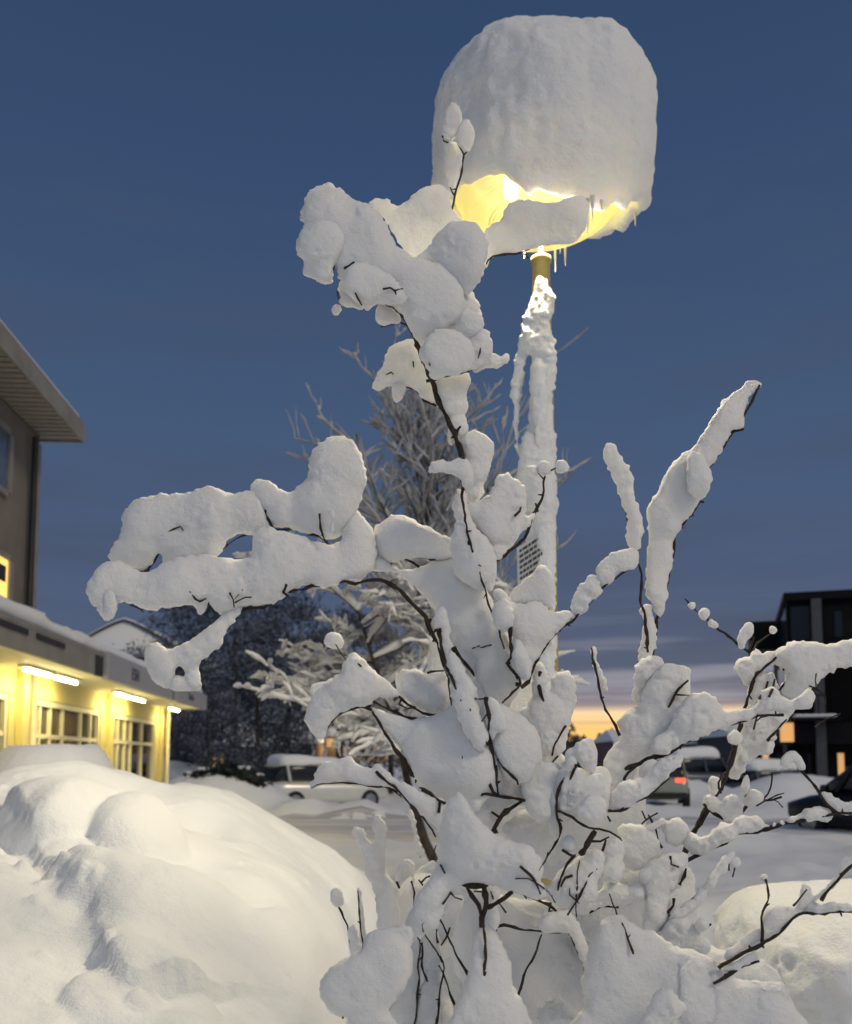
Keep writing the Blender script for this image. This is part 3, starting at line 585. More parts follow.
# snow drum
CZ = ZB + .145
g = np.arange(-.62, .62, .0125); gz = np.arange(-.62, .66, .0125)
X, Y, Z = np.meshgrid(g, g, gz, indexing='ij')
ph = np.arctan2(Y, X); r = np.hypot(X, Y)
q = np.stack([X, Y, Z], -1)
low = noise3(q*2.6, 41)*.034 + noise3(q*6, 42)*.013
rip = noise3(np.stack([X*13, Y*13, Z*3.0], -1), 43)*.012 + noise3(np.stack([X*30, Y*30, Z*14.], -1), 44)*.008 - np.abs(noise3(q*17, 46))*.008 + noise3(q*48, 45)*.006
RX = .455; HZ = .415
ex = 2.75
zz = np.where(Z > 0, Z/HZ, Z/.85)
F = ((np.abs(r/RX)**ex + np.abs(zz)**ex)**(1/ex) - 1)*RX + low + rip
u = np.stack([np.cos(ph)*2.2, np.sin(ph)*2.2, 0*ph], -1)
zcut = -.29 + .14*np.exp(-(np.abs(ph - 1.5)/1.0)**2) - .222*np.exp(-(np.abs(ph + 1.4)/.95)**2) + .035*noise3(u, 51) + .024*noise3(u*3.1, 52) + .012*noise3(u*9, 53)
dang = np.abs((ph - math.atan2(-.62, -.62) + math.pi) % (2*math.pi) - math.pi)
zcut = zcut + .055*np.exp(-(dang/.33)**2)
dang2 = np.abs((ph - math.atan2(.25, .9) + math.pi) % (2*math.pi) - math.pi)
zcut = zcut + .07*np.exp(-(dang2/.6)**2)
sm = lambda a, b, k: .5*(a + b + np.sqrt((a-b)**2 + k*k))
F = sm(F, zcut - Z + .012*noise3(q*26, 54), .03)
hol = sm(r - (.37 + .012*np.clip((-.12 - Z)/.2, 0, 1)), Z - (ZB - CZ + .05), .02)        # the lamp's own body
F = sm(F, -hol, .015)
F[0] = F[-1] = 1; F[:, 0] = F[:, -1] = 1; F[:, :, 0] = F[:, :, -1] = 1
V, Q = surfnet(F, 1)
V = V*.0125 + np.array([g[0]+LX, g[0]+LY, gz[0]+CZ])
mesh_np('snow_cap', V, Q, M_cap, lamp)
# snow plastered on the pole
Pl = lambda s: np.array([[float(a) for a in w.split(',')] for w in s.split()])
def Q2(s): return pts('Q', s)
snow_clump(np.concatenate([pts('Q', '455,285 480,310 500,345 525,390 545,450 535,560 520,590 530,680 555,760 560,850 550,960 545,1020'), pts('X', '551,400 552,420 554,445 554,470 556,500 555,525 553,560 553,620 554,700 552,760 528,760 527,690 526,640 527,600 527,560 528,520 528,470 530,430 531,395 534,368 531,352 527,352 523,370 520,400 518,430 519,450 516,440 514,410 512,392 513,375 518,356 521,340'), pts('Q', '330,690 355,600 365,540 385,480 420,420 430,350')]),
           LY - .03, M_crust, lamp, 'snow_crust', st=1.3, k=1.0, rough=1.0, seed=900, nscale=1.0, smooth=2)
snow_clump(pts('Q', '440,840 470,850 495,890 490,950 500,1020 505,1100 500,1250 510,1400 490,1500 430,1500 425,1380 420,1200 405,1100 398,1010 400,930 420,870'), LY - .07, M_crust, lamp, 'snow_crust', st=1.3, rough=1.0, seed=901, smooth=2)
snow_clump(pts('D', '650,430 690,470 725,520 735,600 738,720 735,850 738,1000 738,1200 738,1500 690,1500 660,1200 668,1000 660,850 640,740 600,640 600,560 615,470'), LY - .05, M_crust, lamp, 'snow_crust', st=1.5, rough=1.2, seed=902)
# icicles
M_ice = mat('ice', (.85, .88, .9), .06, var=.02, spec=.8)
M_ice.node_tree.nodes['Principled BSDF'].inputs['Transmission Weight'].default_value = .35
M_ice.node_tree.nodes['Principled BSDF'].inputs['IOR'].default_value = 1.31
for (u, v0, v1, r, Y) in ((587, 203, 238, 1.9, LY-.42), (592, 200, 218, 2.2, LY-.42), (555, 247, 272, 1.6, LY+.22), (565, 246, 266, 1.6, LY+.24), (524, 252, 259, 1.4, LY+.1), (635, 217, 226, 1.2, LY+.05), (601, 204, 214, 1.2, LY-.42), (560, 245, 254, .9, LY+.22)):
    a = unp(u, v0 - 4, Y); e = unp(u, v1, Y); e[0] = a[0]
    mb = MB(); t = np.linspace(0, 1, 7)
    P = np.array([a*(1-k) + e*k for k in t]); rr = r*Y/FPX*(1.15 - t)*(1 + .12*np.sin(t*17)) + .0006
    mb.tube(P, rr, 8); mb.build('icicle', M_ice, lamp, True)
ld = bpy.data.lights.new('lamp_light', 'SPOT'); ld.energy = LAMP_W; ld.color = (1.0, .86, .58); ld.shadow_soft_size = .06; ld.spot_size = math.radians(176); ld.spot_blend = .12
lo = bpy.data.objects.new('lamp_light', ld); COL.objects.link(lo); lo.location = (LX, LY, ZB - .245); lo.parent = lamp; lo.matrix_parent_inverse = mat_world(lamp).inverted()
ld = bpy.data.lights.new('bowl_light', 'POINT'); ld.energy = BOWL_W; ld.color = (1.0, .82, .34); ld.shadow_soft_size = .05
lo = bpy.data.objects.new('bowl_light', ld); COL.objects.link(lo); lo.location = (LX, LY, ZB - .08); lo.parent = lamp; lo.matrix_parent_inverse = mat_world(lamp).inverted()
# sign on the pole: a white plate of dark rows
mp = mat('sign_plate', (.55, .57, .58), .4, var=.05); mi = mat('sign_ink', (.05, .055, .07), .5)
sg = empty('notice_board', tuple(unp(527, 560, LY-.01)), 'small white notice plate printed with rows of dark text, clamped to the snowy lamp pole', 'sign')
p00 = unp(517, 548, LY-.09); p10 = unp(544, 530, LY-.09); p01 = unp(518, 592, LY-.09); p11 = unp(545, 575, LY-.09)
nrm = np.array([0, .012, 0])
mb = MB(); mb.add([p00, p10, p11, p01, p00+nrm, p10+nrm, p11+nrm, p01+nrm], [(0, 3, 2, 1), (4, 5, 6, 7), (0, 1, 5, 4), (1, 2, 6, 5), (2, 3, 7, 6), (3, 0, 4, 7)])
mb.build('plate', mp, sg)
mb = MB(); R2 = np.random.RandomState(5)
for k in range(7):
    tv = .08 + k*.125; x = .08
    while x < .9:
        w = R2.uniform(.06, .2); x2 = min(.92, x+w); h = .068
        f = lambda a, t: (p00*(1-a)+p10*a)*(1-t) + (p01*(1-a)+p11*a)*t - nrm*.2
        mb.add([f(x, tv), f(x2, tv), f(x2, tv+h), f(x, tv+h)], [(0, 3, 2, 1)]); x = x2 + .03
mb.build('lettering', mi, sg)
# ---------------------------------------------------------------- ground
def smooth(a, b, x): t = np.clip((x-a)/(b-a), 0, 1); return t*t*(3-2*t)
def bumps(x, y, L):
    z = 0*x
    for (bx, by, rx, ry, h) in L:
        d = np.sqrt(((x-bx)/rx)**2 + ((y-by)/ry)**2); z = np.maximum(z, h*(1-smooth(0, 1, d)))
    return z
BERMS = [(-6.2, 27, 3.5, 3.0, 1.2), (-3.4, 25.0, 2.0, 1.6, .55), (-1.6, 24.2, 1.8, 1.2, .45), (-9, 33, 5, 4, 1.5), (-4.5, 38, 3.5, 3, 1.2), (9.5, 36, 5, 2.2, .9), (14, 34.5, 5, 2, 1.0), (4.0, 9.5, 3.2, 1.3, .38), (7.0, 11.2, 3.0, 1.2, .32),
         (1.6, 12.5, 2.4, 1.6, .45), (5, 39, 4, 2, .9), (20, 34, 6, 2, 1.1), (.6, 22.5, 2, 1.2, .4), (-3.5, 28.2, 2.8, .9, .34), (-6.5, 29.5, 2.5, 1.5, .8), (5.2, 17.5, 3.0, 1.0, .35), (8.5, 15.8, 2.5, .9, .3), (2.2, 17.0, 1.6, .8, .3), (11, 24.5, 5, 1.0, .55), (6, 26.2, 3, .9, .5)]
def ground_z(x, y):
    z = bumps(x, y, BERMS)
    far = smooth(2, 60, y)
    z = z + .13*fbm2(x, y, .45, 71)*(.6+.4*smooth(0, .3, z)) + .09*np.abs(fbm2(x, y, 1.3, 73)) + .04*fbm2(x, y, 2.6, 72)
    return z*(1 - smooth(90, 140, np.hypot(x, y)))
na, nr = 420, 330
ang = np.linspace(-math.pi, math.pi, na+1)[:-1]
ang = ang + .62*np.sin(ang)*1.0*-1      # denser ahead of the camera
rad = np.concatenate([[.0], np.geomspace(.4, 900, nr)])
A, R = np.meshgrid(ang, rad, indexing='ij')
X = R*np.sin(A); Y = R*np.cos(A)
Z = ground_z(X, Y)
V = np.stack([X, Y, Z], -1).reshape(-1, 3); n1 = len(rad)
i, j = np.meshgrid(np.arange(na), np.arange(n1-1), indexing='ij'); i2 = (i+1) % na
Q = np.stack([i*n1+j, i*n1+j+1, i2*n1+j+1, i2*n1+j], -1).reshape(-1, 4)
o = mesh_np('ground', V, Q, M_gsnow); tag(o, 'deep snow covering the ground around the street', 'ground', kind='structure')
# packed snow road with wheel ruts
mr, nt, N, L, b = newmat('packed_road')
tc = N.new('ShaderNodeTexCoord'); mpn = N.new('ShaderNodeMapping'); mpn.inputs['Scale'].default_value = (.12, 2.2, 1)
w = N.new('ShaderNodeTexNoise'); w.inputs['Scale'].default_value = 1.5; w.inputs['Detail'].default_value = 6
L.new(tc.outputs['Object'], mpn.inputs['Vector']); L.new(mpn.outputs[0], w.inputs['Vector'])
r = N.new('ShaderNodeValToRGB'); r.color_ramp.elements[0].position = .35; r.color_ramp.elements[1].position = .65
r.color_ramp.elements[0].color = (.50, .49, .50, 1); r.color_ramp.elements[1].color = (.80, .81, .84, 1)
L.new(w.outputs['Fac'], r.inputs['Fac']); L.new(r.outputs['Color'], b.inputs['Base Color']); b.inputs['Roughness'].default_value = .6
bp = N.new('ShaderNodeBump'); bp.inputs['Strength'].default_value = .8; bp.inputs['Distance'].default_value = .08; L.new(w.outputs['Fac'], bp.inputs['Height']); L.new(bp.outputs['Normal'], b.inputs['Normal'])
def road(name, P, wid, label):
    P = spline(np.array(P), False, .6); T = np.gradient(P, axis=0); T /= np.linalg.norm(T, axis=1)[:, None]; Nn = np.stack([T[:, 1], -T[:, 0]], 1)
    k = np.linspace(-1, 1, 41); G = P[:, None, :] + Nn[:, None, :]*k[None, :, None]*wid/2
    z = ground_z(G[..., 0], G[..., 1])*.3 + .055 - .11*np.abs(np.sin(k*6.4))[None, :]**3 + .04*fbm2(G[..., 0], G[..., 1], 1.7, 81)
    z = np.where(np.abs(k)[None, :] > .95, -.1, np.maximum(z, .02))
    # stay above the sheet below
    z = np.where(np.abs(k)[None, :] > .95, z, np.maximum(z + .10, ground_z(G[..., 0], G[..., 1]) + .02))
    V = np.concatenate([G, z[..., None]], -1).reshape(-1, 3); n = 41
    i, j = np.meshgrid(np.arange(len(P)-1), np.arange(n-1), indexing='ij')
    Q = np.stack([i*n+j, i*n+j+1, (i+1)*n+j+1, (i+1)*n+j], -1).reshape(-1, 4)
    o = mesh_np(name, V, Q, mr); tag(o, label, 'road', kind='structure')
road('road', [(-22, 21.5), (-8, 21.5), (-2.5, 21.2), (4, 20.5), (12, 20), (24, 19.5), (40, 19)], 5.5, 'rutted packed snow road crossing behind the shrub')
road('side_road', [(2.5, 24), (5, 32), (7.5, 44), (10, 70), (13, 110)], 4.5, 'snowy side road running away past the parked cars')
# ---------------------------------------------------------------- the ploughed heap on the left
_c = np.array([unp(u, v, 5.0) for u, v in ((-900, 800), (-60, 792), (0, 793), (60, 784), (150, 783), (200, 790), (240, 801), (300, 836), (350, 873), (378, 906), (392, 960), (405, 1010), (430, 1060))])
RX_ = np.append(_c[:, 0], 3); RZ_ = np.append(_c[:, 2], -.05)
xh_, _, zh_ = unp(52, 749, 7.4)
def pile_z(x, y):
    xs = x*(1 + .0*y)
    top = np.interp(x, RX_, RZ_)
    for dx in (-.12, .12): top = top + np.interp(x + dx, RX_, RZ_)
    top = top/3
    f = np.interp(y, [.2, .7, 1.2, 2.0, 3.0, 4.0, 4.7, 5.1, 5.6, 6.4, 7.4, 8.6, 9.6], [-.1, .10, .42, .70, .85, .95, .992, 1.0, .97, .84, .62, .2, -.1])
    g = np.interp(y+.25, [.2, .7, 1.2, 2.0, 3.0, 4.0, 4.7, 5.1, 5.6, 6.4, 7.4, 8.6, 9.6], [-.1, .10, .42, .70, .85, .95, .992, 1.0, .97, .84, .62, .2, -.1])
    z = top*(.5*f+.5*g)
    # back hump
    h = zh_*(1-smooth(.25, 1.0, np.sqrt(((x-xh_)/1.12)**2 + ((y-7.4)/1.3)**2)))
    z = np.maximum(z, h)
    def B(u, v, Yd, rx, ry, hh):
        c = unp(u, v, Yd); d = np.sqrt(((x-c[0])/rx)**2 + ((y-c[1])/ry)**2); return hh*(1-smooth(0, 1, d))
    def S(u, v, Yd, rx, ry, hh):
        c = unp(u, v, Yd); d = np.sqrt(((x-c[0])/rx)**2 + ((y-c[1])/ry)**2) + .12*fbm2(x, y, 3.5, int(u)); return hh*np.sqrt(np.clip(1-d*d, 0, 1))
    z = z + np.maximum(S(138, 850, 3.6, .17, .22, .15), S(62, 845, 3.7, .26, .34, .15)) + B(205, 900, 3.1, .55, .5, .13) + B(20, 815, 4.3, .5, .5, .14) + B(240, 1015, 2.3, .25, .22, .12) + B(95, 800, 4.6, .4, .4, .10) + B(270, 860, 3.8, .3, .5, .08) + S(150, 985, 2.45, .2, .2, .07) + B(310, 930, 3.2, .25, .5, .07)
    z = z - B(185, 890, 3.25, .10, .16, .10) - B(200, 830, 4.3, .22, .3, .07) - B(110, 880, 3.3, .3, .14, .06) - B(255, 900, 3.3, .12, .4, .05)
    # slump crack
    cr = spline(np.array([unp(u, v, 2.0)[:2]*k for u, v, k in ()]) if False else np.array([unp(*q)[:2] for q in ((20, 868, 3.5), (45, 905, 3.2), (70, 945, 2.95), (90, 950, 2.9), (100, 985, 2.6), (125, 1008, 2.42), (150, 1000, 2.45))]), False, .03)
    sh = x.shape; xf = x.ravel(); yf = y.ravel(); sel = (xf > -1.9) & (xf < -.3) & (yf > 1.8) & (yf < 4.2)
    dd = np.full(xf.shape, 9.0); sg = np.zeros(xf.shape)
    pq = np.stack([xf[sel], yf[sel]], 1)
    for c0 in range(0, len(pq), 4000):
        blk = pq[c0:c0+4000]; D = np.linalg.norm(blk[:, None]-cr[None], axis=2); k = D.argmin(1); ids = np.flatnonzero(sel)[c0:c0+4000]
        t = np.gradient(cr, axis=0)[k]; v = blk - cr[k]; dd[ids] = D.min(1); sg[ids] = np.sign(t[:, 0]*v[:, 1]-t[:, 1]*v[:, 0])
    dd = dd.reshape(sh); sg = sg.reshape(sh)
    wv = .05 + .03*fbm2(x, y, 5, 95, 2); z = z + .045*np.tanh(sg*dd/wv)*np.exp(-(dd/.26)**2) - .03*np.exp(-((dd - .03)/.05)**2)*(sg < 0)*(.6 + .6*fbm2(x, y, 4, 96, 2))
    RC = np.random.RandomState(9)
    for k in range(30):
        if k < 16:
            c = cr[RC.randint(len(cr))] + RC.randn(2)*np.array([.07, .07]) + np.array([-.04, -.05])
        else: c = np.array([RC.uniform(-1.9, -.5), RC.uniform(2.2, 4.4)])
        r_ = RC.uniform(.015, .042); m_ = (np.abs(x-c[0]) < 1.3*r_) & (np.abs(y-c[1]) < 1.3*r_)
        z[m_] += RC.uniform(.5, .8)*r_*np.sqrt(np.clip(1 - ((x[m_]-c[0])**2 + (y[m_]-c[1])**2)/(r_*r_)*(1 + .3*np.sin(9*x[m_]/r_)*.3), 0, 1))
    z = z + .06*fbm2(x, y, .9, 91, 2) + .035*fbm2(x, y, 2.6, 92, 2) + .014*np.abs(fbm2(x, y, 4.5, 97, 2))*(.3 + np.exp(-(dd/.3)**2)) + (.006 + .007*np.exp(-(dd/.22)**2))*fbm2(x, y, 8, 93, 2) + .0022*fbm2(x, y, 26, 94, 2)
    return z
xs = np.concatenate([np.linspace(-8, -3.2, 60)[:-1], np.linspace(-3.2, .9, 330)]); ys = np.concatenate([np.linspace(.25, 5.6, 420)[:-1], np.linspace(5.6, 9.6, 110)])
X, Y = np.meshgrid(xs, ys, indexing='ij'); Z = pile_z(X, Y)
edge = smooth(.9, .2, X)*smooth(-8, -7, X)*smooth(.25, .7, Y)*smooth(9.6, 9.0, Y)
def smo(a, b, x): return smooth(a, b, x)
e2 = (1 - smooth(.3, .9, X))*smooth(-8, -7, X)*smooth(.25, .6, Y)*(1 - smooth(9.0, 9.6, Y))
Z = Z*e2 - .15*(1 - e2)
V = np.stack([X, Y, Z], -1).reshape(-1, 3); ny = len(ys)
i, j = np.meshgrid(np.arange(len(xs)-1), np.arange(ny-1), indexing='ij')
Q = np.stack([i*ny+j, (i+1)*ny+j, (i+1)*ny+j+1, i*ny+j+1], -1).reshape(-1, 4)
o = mesh_np('snow_heap', V, Q, M_pile); tag(o, 'large smooth ploughed heap of cream coloured snow in front of the shop', 'snow heap')
# ---------------------------------------------------------------- snow capped box, lower right
bx = empty('utility_box', (1.28, 3.15, 0), 'low dark box under a thick bulging cap of snow, lower right', 'box')
mb = MB(); mb.box(.98, 1.9, 2.72, 3.5, 0, .84, bev=.02); mb.build('housing', mat('box_paint', (.045, .05, .045), .5, bump=.1), bx)
st = .011; gx = np.arange(.72, 2.35, st); gy = np.arange(2.3, 3.95, st); gz = np.arange(.55, 1.42, st)
X, Y, Z = np.meshgrid(gx, gy, gz, indexing='ij'); q = np.stack([X, Y, Z], -1)
cx, cy, cz = 1.525, 3.08, .93
ax = np.abs(X-cx)/.535; ay = np.abs(Y-cy)/.50; az = np.abs(Z-cz)/np.where(Z > cz, .265, .30)
F = ((ax**3.2 + ay**3.2 + az**2.6)**(1/3.0) - 1)*.4
F = F + .03*noise3(q*2.3, 61) + .016*noise3(q*7, 62) + (.014*noise3(q*19, 63) - .014*np.abs(noise3(q*24, 66)) + .008*noise3(q*38, 64))*np.clip((1.15-Z)*8, .12, 1)
F = np.maximum(F, -( .0 + (np.abs(X-1.44) < .45)*0 + Z - .60))
core = np.maximum(np.maximum(np.abs(X-1.44)-.44, np.abs(Y-3.11)-.37), Z-.85)
F = np.maximum(F, -core)
F[0] = F[-1] = 1; F[:, 0] = F[:, -1] = 1; F[:, :, 0] = F[:, :, -1] = 1
V, Q = surfnet(F, 1); V = V*st + np.array([gx[0], gy[0], gz[0]])
mesh_np('snow_cap', V, Q, M_crust, bx)
# ---------------------------------------------------------------- buildings
def xat(u, v, Y): return float(unp(u, v, Y)[0])
def zat(v, Y): return float(unp(CX, v, Y)[2])
M_yel = mat('yellow_render', (.68, .59, .26), .75, var=.06, scale=1.5, bump=.15, bscale=40)
M_cream = mat('cream_paint', (.74, .70, .52), .5, var=.05)
M_grey = mat('grey_fascia', (.27, .255, .235), .6, var=.15, scale=3)
M_dgrey = mat('dark_slots', (.025, .025, .028), .6)
M_soff = mat('soffit_boards', (.30, .28, .25), .7, var=.1)
M_brown = mat('upper_cladding', (.21, .185, .16), .75, var=.12, scale=2, bump=.2)
M_sign = mat('sign_face', (.36, .37, .42), .45, var=.05)
M_signink = mat('sign_letters', (.10, .11, .16), .5)
M_tube = emis('tube', (1.0, .86, .42), 26)
M_lit = emis('lit_window', (1.0, .62, .16), 1.3)
M_lit2 = emis('lit_window_soft', (1.0, .55, .22), .55)
sl = .0714; FO_ = -4.86; ca = math.atan(sl)
MF = Matrix.Translation((FO_, 0, 0)) @ Matrix.Rotation(ca, 4, 'Z')       # local +x points at the street, +y runs along the front
shop = empty('shop_building', (FO_ - sl*23, 23, 0), 'pale yellow shop front with a lit canopy, gridded windows and a grey upper storey', 'building')
def P(name, boxes, m, parent=shop, bev=0.0, M=MF):
    mb = MB()
    for b in boxes: mb.box(*b, M=M, bev=bev)
    return mb.build(name, m, parent)
W1, W2, W3 = (13.65, 17.3), (18.2, 21.9), (9.2, 12.75)
zt, zb = 2.52, 1.06; yE = 23.05
bl = [(-.30, 0, 2.0, 9.2, 0, 2.98)]
prev = 9.2
for (a, b) in (W3, W1, W2):
    if a > prev: bl.append((-.30, 0, prev, a, 0, 2.98))
    bl += [(-.30, 0, a, b, 0, zb), (-.30, 0, a, b, zt, 2.98)]; prev = b
bl.append((-.30, 0, prev, yE, 0, 2.98)); bl.append((-7, -.302, yE-.3, yE, 0, 2.98))
P('wall', bl, M_yel)
P('pilaster', [(.002, .10, 13.0, 13.25, 0, 2.9)], M_yel); P('pilaster', [(.002, .10, 17.62, 17.88, 0, 2.9)], M_yel)
P('pilaster', [(.002, .06, 22.3, 22.42, 0, 2.9)], M_yel)
mb = MB(); mb.tube([MF @ Vector((.1, 22.85, z)) for z in (0, 1, 2, 2.86)], .05, 8); mb.build('downpipe', M_cream, shop, True)
mb = MB(); mb.tube([MF @ Vector((.1, 13.42, z)) for z in (0, 1, 2, 2.86)], .05, 8); mb.build('downpipe', M_cream, shop, True)
for (a, b), xs in ((W3, (.2, .4, .6, .8)), (W1, (.13, .26, .43, .7, .86)), (W2, (.14, .29, .43, .7))):
    fr = P('window', [(-.14, -.02, a+.004, a+.09, zb+.003, zt-.003), (-.14, -.02, b-.09, b-.004, zb+.003, zt-.003), (-.14, -.02, a+.092, b-.092, zt-.09, zt-.003), (-.14, .03, a+.092, b-.092, zb+.003, zb+.07)], M_cream)
    mu = [(-.13, -.04, a+.092, b-.092, 1.93, 2.0)]
    for k in xs:
        y = a + (b-a)*k; mu += [(-.128, -.038, y-.035, y+.035, zb+.072, 1.928), (-.128, -.038, y-.035, y+.035, 2.002, zt-.092)]
    P('glazing_bar', mu, M_cream, fr)
    P('pane', [(-.10, -.09, a+.05, b-.05, zb+.05, zt-.05)], M_darkglass, fr)
    P('sill', [(.005, .12, a-.05, b+.05, zb-.06, zb-.003)], M_cream, fr)
# canopy
OV = .93; CB, CT_ = 2.86, 3.16
P('soffit', [(.003, OV-.06, 2.0, 23.3, CB+.02, CB+.07), (-.45, .0, yE+.003, 23.3, CB+.02, CB+.07)], M_cream)
P('fascia', [(OV-.058, OV, 2.0, 13.5, CB, CT_)], M_grey); P('fascia', [(-.45, OV-.06, 23.24, 23.3, CB, CT_)], M_grey)
slots = [(OV+.003, OV+.02, y, y+1.05, CB+.20, CB+.27) for y in np.arange(5.6, 11.6, 1.35)]
P('vent_slot', slots, M_dgrey)
P('canopy_roof', [(-7, OV, 2.0, 23.3, CT_+.003, CT_+.05)], M_grey)
s1 = P('sign_box', [(OV-.05, OV+.06, 14.0, 18.9, CB-.03, CT_+.1)], M_sign, bev=.02); s2 = P('sign_box', [(OV-.05, OV+.05, 19.3, 23.2, CB-.01, CT_+.08)], M_sign, bev=.02)
P('fascia_joint', [(OV-.05, OV-.005, 13.55, 13.95, CB, CT_)], M_dgrey); P('fascia_joint', [(OV-.05, OV-.005, 18.92, 19.28, CB, CT_)], M_dgrey)
def text(s, size, M, m, parent, name='lettering', depth=.008):
    cu = bpy.data.curves.new(name, 'FONT'); cu.body = s; cu.size = size; cu.extrude = depth; cu.align_x = 'CENTER'; cu.align_y = 'CENTER'
    tmp = bpy.data.objects.new('t', cu); COL.objects.link(tmp); dg = bpy.context.evaluated_depsgraph_get(); dg.update()
    me = bpy.data.meshes.new_from_object(tmp.evaluated_get(dg)); COL.objects.unlink(tmp); bpy.data.objects.remove(tmp)
    me.transform(M); me.materials.clear(); me.materials.append(m); me.name = name
    o = bpy.data.objects.new(name, me); COL.objects.link(o); o.parent = parent; o.matrix_parent_inverse = mat_world(parent).inverted(); return o
face = Matrix(((0, 0, 1, 0), (-1, 0, 0, 0), (0, 1, 0, 0), (0, 0, 0, 1)))
face = Matrix(((0, 0, 1, 0), (1, 0, 0, 0), (0, 1, 0, 0), (0, 0, 0, 1)))
text('ESN', .30, MF @ Matrix.Translation((OV+.066, 15.7, 3.04)) @ face, M_signink, s1)
text('Studio', .24, MF @ Matrix.Translation((OV+.056, 21.0, 3.03)) @ face, M_signink, s2)
for y in (9.0, 12.8, 14.05, 17.4, 18.65, 22.3):
    f = P('tube_light', [(.28, .42, y-.56, y+.56, CB-.02, CB+.018)], M_cream)
    mb = MB(); mb.tube([MF @ Vector((.35, y-.5+1.0*k/4, CB-.05)) for k in range(5)], .024, 8); mb.build('tube', M_tube, f, True)
    la = bpy.data.lights.new('tube_glow', 'AREA'); la.shape = 'RECTANGLE'; la.size = .05; la.size_y = 1.0; la.energy = TUBE_W; la.color = (1.0, .80, .34)
    lo = bpy.data.objects.new('tube_glow', la); COL.objects.link(lo); lo.matrix_world = MF @ Matrix.Translation((.35, y, CB-.09)); lo.parent = f; lo.matrix_parent_inverse = mat_world(f).inverted()
# snow along the canopy edge
def snow_slab(name, x0, x1, y0, y1, z0, h, M, parent, m, st=.07, seed=0, wav=.06, rnd_=.25):
    gx = np.arange(x0-.2, x1+.2, st); gy = np.arange(y0-.25, y1+.25, st*1.6); gz = np.arange(z0-.16, z0+h+.3, st*.7)
    X, Y, Z = np.meshgrid(gx, gy, gz, indexing='ij'); q = np.stack([X, Y, Z], -1)
    hh = h*(1 + .25*noise3(np.stack([X*.9, Y*.9, 0*Z], -1), seed)); 
    c = rnd_*min(h, 1)
    ax = np.maximum(np.abs(X-(x0+x1)/2) - (x1-x0)/2 + c, 0); ay = np.maximum(np.abs(Y-(y0+y1)/2) - (y1-y0)/2 + c, 0); az = np.maximum(Z - (z0+hh) + c, 0)
    F = np.sqrt(ax**2+ay**2+az**2) - c
    F = np.maximum(F, z0 + .004 - Z) + wav*.5*noise3(q*1.7, seed+1)*(Z > z0) + .015*noise3(q*7, seed+2)
    F = np.maximum(F, z0 + .004 - Z)
    F[0] = F[-1] = 1; F[:, 0] = F[:, -1] = 1; F[:, :, 0] = F[:, :, -1] = 1
    V, Q = surfnet(F, 1)
    V = V*np.array([st, st*1.6, st*.7]) + np.array([gx[0], gy[0], gz[0]])
    A = np.array(M); V = V @ A[:3, :3].T + A[:3, 3]
    return mesh_np(name, V, Q, m, parent)
snow_slab('roof_snow', -6.9, OV-.03, 8.0, 23.25, CT_+.05, .24, MF, shop, M_far, st=.09, seed=5)
# upper storey
yU = 13.5*1.0025
uw = [(-6, -.004, 3.0, yU, CT_+.3, 6.455)]
P('upper_wall', uw, M_brown)
P('corner_post', [(.0, .05, yU-.22, yU-.04, CT_+.3, 6.3)], M_grey)
mb = MB(); mb.tube([MF @ Vector((.09, yU-.42, z)) for z in (3.5, 4.5, 5.5, 6.3)], .045, 8); mb.build('downpipe', M_dgrey, shop, True)
P('eave_soffit', [(.003, .58, 3.0, yU+.12, 6.46, 6.50), (-6, .0, yU+.003, yU+.12, 6.46, 6.50)] + [(.02, .57, y, y+.10, 6.445, 6.458) for y in np.arange(8, yU, .16)], M_soff)
P('eave_fascia', [(.582, .62, 3.0, yU+.17, 6.43, 6.68), (-6, .58, yU+.13, yU+.17, 6.43, 6.68)], M_grey)
P('upper_roof', [(-6, .60, 3.0, yU+.15, 6.69, 6.74)], M_grey)
P('roof_snow', [(-5.9, .56, 3.0, yU+.1, 6.745, 6.86)], M_far, bev=.05)
f = P('window', [(.0, .05, 10.6, 10.7, 5.25, 6.05), (.0, .05, 12.3, 12.42, 5.25, 6.05), (.0, .05, 10.7, 12.3, 5.17, 5.25), (.0, .05, 10.7, 12.3, 6.05, 6.13)], M_grey)
P('pane', [(.003, .02, 10.7, 12.3, 5.25, 6.05)], mat('sky_glass', (.10, .14, .2), .1), f)
f = P('window', [(.0, .05, 10.9, 11.0, 3.55, 4.32), (.0, .05, 12.45, 12.6, 3.55, 4.32), (.0, .05, 11.0, 12.45, 4.32, 4.40)], M_grey)
P('pane', [(.003, .02, 11.0, 12.45, 3.5, 4.32)], M_lit, f)
P('lampshade', [(.025, .04, 12.0, 12.35, 4.0, 4.22)], M_dgrey, f, bev=.01)
